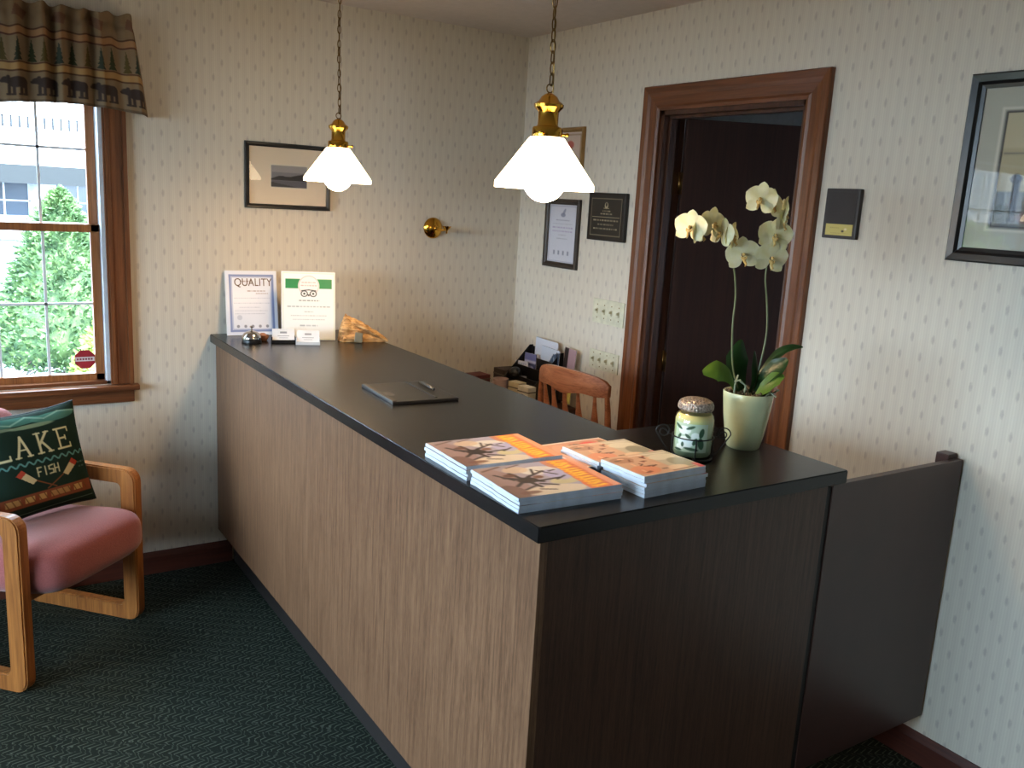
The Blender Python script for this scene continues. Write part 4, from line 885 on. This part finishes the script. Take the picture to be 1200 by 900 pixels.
# ------------------------------------------------------------ orchid
OX, OY = -.693, -2.262
oc = thing('potted_orchid', 'white phalaenopsis orchid in a pale green ceramic pot', 'orchid', (OX, OY, CT))
bm = bmesh.new(); lathe(bm, [(0, 0), (.042, 0), (.046, .004), (.054, .04), (.062, .09), (.067, .135), (.069, .157), (.0675, .16), (.064, .156), (.063, .140), (0, .138)], 48); obj('pot', bm, plain('celadon_glaze', (196, 200, 158), .22, noise_amt=.02), oc)
bm = bmesh.new(); rd = random.Random(4)
for i in range(130):
    a = rd.uniform(0, 2*PI); r_ = .057*math.sqrt(rd.random()); p = Vector((r_*math.cos(a), r_*math.sin(a), .145+rd.uniform(0, .016)))
    bx(bm, -.010, .010, -.004, .004, -.003, .003, .001, M=Matrix.Translation(p) @ Matrix.Rotation(rd.uniform(0, PI), 4, 'Z') @ Matrix.Rotation(rd.uniform(-.8, .8), 4, 'Y'), seg=1)
tag_ = obj('bark_chips', bm, plain('bark', (92, 78, 54), .85, noise_amt=.25), oc); tag_['kind'] = 'stuff'
M_root = plain('aerial_root', (150, 156, 126), .6)
def vdir(): h = Vector((_f.x, _f.y, 0)).normalized(); return h, Vector((h.y, -h.x, 0))
DH, DR = vdir()       # away from the viewer's side of the room, and to its right
def P3(r, z, d=0): v = DR*r+DH*d; return (v.x, v.y, z)
for P in ([P3(-.045, .145, -.02), P3(-.050, .185, -.04), P3(-.042, .21, -.03)], [P3(-.02, .15, -.03), P3(-.022, .185, -.045), P3(-.04, .20, -.05), P3(-.055, .195, -.05)], [P3(.04, .15, -.02), P3(.06, .165, -.03), P3(.075, .175, -.03)], [P3(.03, .15, -.04), P3(.045, .17, -.05), P3(.06, .16, -.06)], [P3(0, .15, 0), P3(-.015, .18, -.01), P3(-.03, .19, -.01)]):
    bm = bmesh.new(); tube(bm, P, .0026, 7); obj('root', bm, M_root, oc)
def leaf(name, pts, widths, m, cup=.25, side=None):
    """pts: centre line, widths: half widths"""
    N = 18; pts = [Vector(p) for p in pts]
    def samp(L, q):
        q *= (len(L)-1); i = min(int(q), len(L)-2); f = q-i
        if isinstance(L[0], Vector):
            a, b = L[max(i-1, 0)], L[min(i+2, len(L)-1)]; p0, p1 = L[i], L[i+1]
            return .5*((2*p0)+(p1-a)*f+(2*a-5*p0+4*p1-b)*f*f+(3*p0-a-3*p1+b)*f**3)
        return L[i]*(1-f)+L[i+1]*f
    t = bmesh.new(); rows = []
    for i in range(N+1):
        q = i/N; p = samp(pts, q); d = (samp(pts, min(1, q+.02))-samp(pts, max(0, q-.02))).normalized()
        sdir = Vector(side) if side is not None else d.cross(Vector((0, 0, 1)))
        sdir = (sdir-d*sdir.dot(d)).normalized(); nn = d.cross(sdir); wv = samp(widths, q)
        rows.append([t.verts.new(p+sdir*wv*k/3-nn*cup*wv*(1-(k/3)**2)) for k in range(-3, 4)])
    for A, B in zip(rows, rows[1:]):
        for k in range(6): t.faces.new((A[k], A[k+1], B[k+1], B[k])).smooth = True
    bmesh.ops.solidify(t, geom=t.faces[:], thickness=.0018); bm = bmesh.new(); add(bm, t); return obj(name, bm, m, oc)
M_leafd = plain('dark_leaf', (40, 74, 34), .35, noise_amt=.15, scale=12); M_leafl = plain('light_leaf', (108, 142, 50), .4, noise_amt=.12, scale=14)
leaf('leaf', [P3(-.012, .15, 0), P3(-.034, .20, .01), P3(-.036, .25, .02), P3(-.028, .30, .03)], [.008, .03, .036, .004], M_leafd, .2, side=tuple(DR*.95+DH*.3))
leaf('leaf', [P3(.0, .15, 0), P3(.008, .19, -.01), P3(.008, .235, 0), P3(.004, .275, 0)], [.006, .017, .02, .003], M_leafd, .3, side=tuple(DR*.6+DH*.8))
leaf('leaf', [P3(-.04, .16, -.01), P3(-.068, .205, -.03), P3(-.105, .222, -.05), P3(-.146, .216, -.06)], [.006, .022, .030, .006], M_leafl, .15, side=(DH*.5+Vector((0, 0, .9))))
leaf('leaf', [P3(.01, .15, -.01), P3(.03, .20, -.02), P3(.062, .24, -.03), P3(.088, .262, -.03)], [.006, .025, .03, .005], M_leafd, .25, side=(DH*.7+Vector((0, 0, .7))))
leaf('leaf', [P3(.01, .15, -.03), P3(.028, .18, -.045), P3(.055, .21, -.05), P3(.078, .218, -.05)], [.004, .02, .022, .004], M_leafl, .2, side=(DH*.6+Vector((0, 0, .8))))
leaf('leaf', [P3(.01, .15, .01), P3(.04, .215, .02), P3(.08, .268, .03), P3(.115, .287, .03), P3(.146, .289, .03)], [.006, .016, .018, .013, .003], M_leafd, .3, side=(DH*.8+Vector((0, 0, .5))))
M_stem = plain('orchid_stem', (98, 108, 74), .5)
def smooth_curve(pts, n=40):
    pts = [Vector(p) for p in pts]; out = []
    for i in range(n+1):
        q = i/n*(len(pts)-1); k = min(int(q), len(pts)-2); f = q-k; a, b = pts[max(k-1, 0)], pts[min(k+2, len(pts)-1)]; p0, p1 = pts[k], pts[k+1]
        out.append(.5*((2*p0)+(p1-a)*f+(2*a-5*p0+4*p1-b)*f*f+(3*p0-a-3*p1+b)*f**3))
    return out
for P in ([P3(-.022, .145), P3(-.051, .227), P3(-.066, .335, -.01), P3(-.070, .432, -.02), P3(-.088, .512, -.03), P3(-.118, .568, -.04), P3(-.158, .600, -.06), P3(-.222, .604, -.08)],
          [P3(.010, .145), P3(.024, .243), P3(.030, .328, -.005), P3(.020, .41, -.01), P3(.005, .486, -.02), P3(.013, .571, -.02), P3(.030, .639, -.01), P3(-.002, .680, -.02), P3(-.035, .682, -.03)]):
    bm = bmesh.new(); tube(bm, smooth_curve(P), [.0030-.0012*i/40 for i in range(41)], 8); obj('flower_stem', bm, M_stem, oc)
k = NT('orchid_petal'); tc = k.n('ShaderNodeTexCoord'); nz = k.n('ShaderNodeTexNoise', i_Scale=40.0); k.l(tc.outputs['Object'], nz.inputs['Vector'])
k.l(k.ramp(nz.outputs[0], (.3, rgb(234, 228, 176)), (.7, rgb(248, 244, 214))), k.b.inputs['Base Color']); k.b.inputs['Roughness'].default_value = .55; k.b.inputs['Subsurface Weight'].default_value = .15; k.b.inputs['Subsurface Radius'].default_value = (.01, .01, .006); k.b.inputs['Subsurface Scale'].default_value = .3; M_petal = k.m
M_lip = plain('orchid_lip', (206, 170, 100), .5); M_bud = plain('petal_back', (178, 184, 128), .55)
def petal_geo(t, L, W, ang, cupz, M, wid_pos=.6):
    rows = []; N = 10
    for i in range(N+1):
        q = i/N; w_ = W*(math.sin(PI*min(1, q**(.75 if wid_pos < .6 else .95)))**.7 if q < 1 else 0)+.0012; z = cupz*(q**2)*L-.004*q
        rows.append([t.verts.new(Matrix.Rotation(ang, 3, 'Y') @ Vector((w_*k/3, -z+.10*w_*(k/3)**2, .004+L*q))) for k in range(-3, 4)])
    for A, B in zip(rows, rows[1:]):
        for k in range(6): t.faces.new((A[k], A[k+1], B[k+1], B[k])).smooth = True
def flower(r, z, d, s, yaw, pitch, roll=0, m=None):
    """faces -y locally"""
    base = math.atan2(DH.y, DH.x)-PI/2
    fl = bpy.data.objects.new('flower', None); COL.objects.link(fl); fl.parent = oc; fl.location = P3(r, z, d)
    fl.rotation_euler = (Matrix.Rotation(base+yaw, 3, 'Z') @ Matrix.Rotation(pitch, 3, 'X') @ Matrix.Rotation(roll, 3, 'Y')).to_euler()
    for L, W, a, c_ in ((.044, .0165, 0, .12), (.042, .016, math.radians(128), .12), (.042, .016, math.radians(-128), .12), (.044, .027, math.radians(72), .08), (.044, .027, math.radians(-72), .08)):
        t = bmesh.new(); petal_geo(t, L*s, W*s, a, c_, None); bmesh.ops.solidify(t, geom=t.faces[:], thickness=.0009); bm = bmesh.new(); add(bm, t); obj('petal', bm, m or M_petal, fl)
    bm = bmesh.new(); sph(bm, (0, -.008*s, .002), .0045*s, 12, (1, 1.3, 1)); sph(bm, (0, -.011*s, -.009*s), .005*s, 12, (1.2, .8, 1.3))
    for q in (-1, 1): sph(bm, (q*.006*s, -.011*s, -.006*s), .004*s, 10, (.6, .8, 1.2))
    tube(bm, [(0, -.012*s, -.014*s), (.002, -.02*s, -.022*s), (.0, -.016*s, -.028*s)], [.004*s, .003*s, .001], 7); obj('lip', bm, M_lip, fl)
for r, z, d, s, yaw, pitch, roll in ((-.072, .538, -.06, 1.02, .1, .1, -.15), (-.107, .582, -.07, .85, .9, .0, .3), (-.138, .590, -.08, .85, -.9, .0, .2), (-.164, .612, -.09, .95, .5, -.1, .1), (-.199, .592, -.095, .85, 1.0, .05, -.1), (-.226, .602, -.11, .95, -.5, .1, .1),
                              (.006, .532, -.05, 1.02, .15, .15, .1), (.010, .592, -.05, 1.0, -.1, .1, .15), (.026, .628, -.045, .8, .9, .1, .3), (.030, .657, -.04, .8, 1.6, .1, -.2), (-.043, .682, -.07, .95, -.6, .0, .1), (-.008, .672, -.05, .85, .5, -.1, .2)):
    flower(r, z, d, s, yaw, pitch, roll)

# ------------------------------------------------------------ behind the counter
DT = .745
dk = thing('writing_desk', 'dark wooden desk in the corner behind the counter', 'desk', (-.30, -.36, 0))
M_desk = wood('desk_wood', (46, 26, 18), (76, 44, 30), 'Y', 1, .4)
bm = bmesh.new(); bx(bm, -.30, .285, -.27, .345, DT-.03, DT, .004); obj('desk_top', bm, M_desk, dk)
for x in (-.26, .22):
    for y in (-.25, .29): bm = bmesh.new(); bx(bm, x, x+.045, y, y+.045, 0, DT-.03, .003); obj('leg', bm, M_desk, dk)
bm = bmesh.new(); bx(bm, -.25, .26, .31, .325, .45, DT-.03); obj('modesty_panel', bm, M_desk, dk)
og = thing('desk_organizer', 'black stepped file organizer on the corner desk', 'organizer', (-.105, -.36, DT))
bm = bmesh.new()
for i in range(4):
    x = .07-i*.042; bx(bm, x, x+.004, -.14, .13, 0, .245-i*.045, .001)
for y in (-.14, .126): prism(bm, [(.08, 0), (-.09, 0), (-.09, .09), (.06, .25), (.08, .25)], 0, .004, M=Matrix(((1, 0, 0, 0), (0, 0, 1, y), (0, 1, 0, 0), (0, 0, 0, 1))))
bx(bm, -.09, .08, -.14, .13, 0, .004); obj('tray', bm, M_black, og)
bm = bmesh.new(); sph(bm, (-.055, .075, .12), .030, 14, (1, 1.3, 1)); obj('handset_rest', bm, M_black, og)
def sheetpaper(name, label, cat, x, y, z, w, h, rz, lean, tilt, c, stripes=None, group='papers standing in the organizer'):
    t = thing(name, label, cat, (x, y, z), rot=(-lean, tilt, rz-PI/2), group=group)
    cv = Cv(40, 54, c)
    if stripes: stripes(cv)
    sheet('print', cv, lambda u, v: ((u-.5)*w, -.0012, h*(1-v)), M_paint, t, back=(0, .0022, 0))
    bm = bmesh.new(); bx(bm, -w/2, w/2, .001, .003, 0, h); obj('backing', bm, M_paper, t)
def st1(c): c.scrib(4, 36, 5, 2.5, (130, 136, 170), .8, 3); c.scrib(4, 30, 10, 1.2, (160, 160, 176), .8, 4)
def st2(c): c.rect(0, 0, 40, 10, (110, 112, 160)); c.rect(0, 14, 40, 54, (60, 66, 110), .9); c.ell(20, 22, 14, 5, (170, 172, 200))
def st3(c): c.poly([(26, 6), (40, 2), (40, 54), (30, 54), (12, 26)], (66, 84, 108)); c.line(28, 10, 36, 40, 2, (150, 160, 176)); c.line(34, 4, 40, 50, 3, (24, 34, 54))
def st4(c): c.rect(0, 0, 16, 54, (40, 30, 28)); c.rect(16, 22, 28, 54, (190, 120, 70)); c.rect(28, 22, 40, 54, (216, 204, 110)); c.rect(14, 0, 40, 22, (170, 140, 148))
sheetpaper('loose_paper', 'tall white sheet standing at the back of the organizer', 'paper', -.045, -.365, DT+.03, .19, .265, 0, .03, .02, (206, 212, 226), None)
sheetpaper('brochure', 'white brochure with dark blue corner in the organizer', 'brochure', -.070, -.43, DT+.04, .15, .225, 0, .05, .03, (200, 212, 230), st3)
sheetpaper('brochure', 'blue-violet brochure at the left of the organizer', 'brochure', -.088, -.30, DT+.03, .10, .185, 0, .06, -.04, (190, 190, 214), st2)
sheetpaper('envelope', 'pale envelope tilted forward in the organizer', 'envelope', -.125, -.275, DT+.03, .115, .145, 0, .10, -.08, (208, 208, 218), st1)
sheetpaper('brochure', 'narrow brochure with yellow and dark print right of the white sheets', 'brochure', -.05, -.56, DT+.02, .09, .265, 0, .04, .05, (190, 160, 150), st4)
def box_thing(name, label, cat, loc, dims, rz, m, print_m=None):
    t = thing(name, label, cat, loc, rz); bm = bmesh.new(); a, b, c_ = dims; bx(bm, -a/2, a/2, -b/2, b/2, 0, c_, .002); obj('body', bm, m, t)
    bm = bmesh.new(); bx(bm, -a/2-.001, a/2+.001, -b/2-.001, b/2+.001, c_*.72, c_*.78); obj('lid_seam', bm, plain('seam', (90, 80, 66), .6), t)
    if print_m: bm = bmesh.new(); bx(bm, -a/2-.0012, -a/2+.001, -b*.25, b*.25, c_*.45, c_*.62, .0002, M=Matrix.Rotation(.15, 4, 'X')); bx(bm, -a/2-.0012, -a/2+.001, -b*.12, b*.3, c_*.3, c_*.4); obj('printed_mark', bm, print_m, t)
box_thing('card_box', 'beige card box before the black organizer', 'box', (-.235, -.42, DT), (.05, .075, .105), .2, plain('beige_card', (186, 172, 140), .7))
box_thing('tea_box', 'cream box with a dark mark beside the beige box', 'box', (-.235, -.505, DT), (.05, .075, .10), .15, plain('cream_card', (206, 198, 176), .7), M_black)
box_thing('wooden_box', 'dark brown box in the corner of the desk', 'box', (-.10, -.13, DT), (.12, .10, .11), 0, plain('umber_box', (52, 38, 32), .6))
box_thing('red_book', 'dark red box lying at the back of the desk', 'box', (-.27, -.10, DT), (.10, .09, .085), .1, plain('maroon_cover', (96, 42, 34), .6))
tp = thing('desk_telephone', 'dark telephone at the back of the desk, only its top showing', 'telephone', (-.47, -.13, DT), .1)
bm = bmesh.new(); prism(bm, [(-.09, 0), (.09, 0), (.09, .06), (-.09, .1)], 0, .16, .004, M=Matrix(((0, 0, 1, -.08), (1, 0, 0, 0), (0, 1, 0, 0), (0, 0, 0, 1)))); obj('body', bm, M_black, tp)
bm = bmesh.new(); tube(bm, [(-.03, -.085, .105), (-.03, -.05, .122), (-.03, .05, .126), (-.03, .085, .108)], [.018, .012, .012, .018], 12); obj('handset', bm, M_black, tp)
mg = thing('coffee_mug', 'pink and white mug beside the boxes on the desk', 'mug', (-.235, -.27, DT))
bm = bmesh.new(); lathe(bm, [(0, 0), (.036, 0), (.04, .006), (.04, .092), (.037, .092), (.036, .01), (0, .01)], 28); obj('cup', bm, plain('mug_pink', (176, 150, 142), .3), mg)
bm = bmesh.new(); tube(bm, [(-.038, 0, .075), (-.06, 0, .07), (-.064, 0, .045), (-.055, 0, .02), (-.038, 0, .02)], .005, 8); obj('handle', bm, plain('mug_handle', (176, 150, 142), .3), mg)

# spindle-back chair
M_chair = wood('chair_maple', (124, 70, 44), (176, 112, 76), 'Y', 1.2, .28)
ch = thing('wooden_chair', 'orange-brown wooden chair with curved crest rail behind the counter', 'chair', (-.355, -1.02, 0), math.radians(8))
# faces +x; back curved around -x side. crest rail along y
TOP = 1.05
def arc(y): return -.055*(1-(y/.2)**2)
t = bmesh.new(); rows = []
for i in range(25):
    y = -.205+.41*i/24; q = y/.205; x = arc(y); zc = TOP-.06
    z0 = zc-.045+.012*q*q-.006*math.cos(q*7); z1 = zc+.008+ .045*(1-abs(q)**2.6)**.6
    th_ = .009; rows.append([t.verts.new((x-th_, y, z0)), t.verts.new((x-th_, y, (z0+z1)/2)), t.verts.new((x-th_+.002, y, z1)), t.verts.new((x+th_, y, z1)), t.verts.new((x+th_, y, z0))])
for A, B in zip(rows, rows[1:]):
    for k_ in range(5): j = (k_+1) % 5; t.faces.new((A[k_], A[j], B[j], B[k_])).smooth = True
t.faces.new(rows[0]); t.faces.new(rows[-1][::-1]); bmesh.ops.recalc_face_normals(t, faces=t.faces); bm = bmesh.new(); add(bm, t); obj('crest_rail', bm, M_chair, ch)
for i in range(5):
    y = -.15+.075*i; q = i/4
    bm = bmesh.new(); N = 16; P = []; Rr = []
    for j in range(N+1):
        z = .455+(TOP-.085-.455)*j/N; P.append((arc(y)*(.4+.6*j/N)+.06*(1-j/N), y*(.8+.2*j/N), z)); w_ = .009+.017*math.exp(-(((j/N)-.66)/.17)**2); Rr.append(w_)
    tube(bm, P, Rr, 12, flat=.35, up=(0, 1, 0)); obj('spindle', bm, M_chair, ch)
for y in (-.215, .215):
    bm = bmesh.new(); tube(bm, [(.05, y*.9, .455), (.02, y*.96, .7), (.006, y*.93, .90), (0.0, y*.9, TOP-.08)], [.014, .017, .013, .010], 12); obj('back_post', bm, M_chair, ch)
bm = bmesh.new(); cushion(bm, .42, .43, .04, T(.20, 0, .435), .5, 14); obj('seat', bm, M_chair, ch)
for x, y in ((.05, -.16), (.05, .16), (.35, -.16), (.35, .16)):
    bm = bmesh.new(); sx_ = -.04 if x < .1 else .04; tube(bm, [(x, y, .425), (x+sx_*.5, y*1.12, .22), (x+sx_, y*1.25, 0.0)], [.014, .02, .011], 12); obj('leg', bm, M_chair, ch)
bm = bmesh.new(); tube(bm, [(.03, -.18, .2), (.03, .18, .2)], .009); tube(bm, [(.37, -.18, .2), (.37, .18, .2)], .009); tube(bm, [(.03, 0, .2), (.37, 0, .2)], .009); obj('leg_stretcher', bm, M_chair, ch)
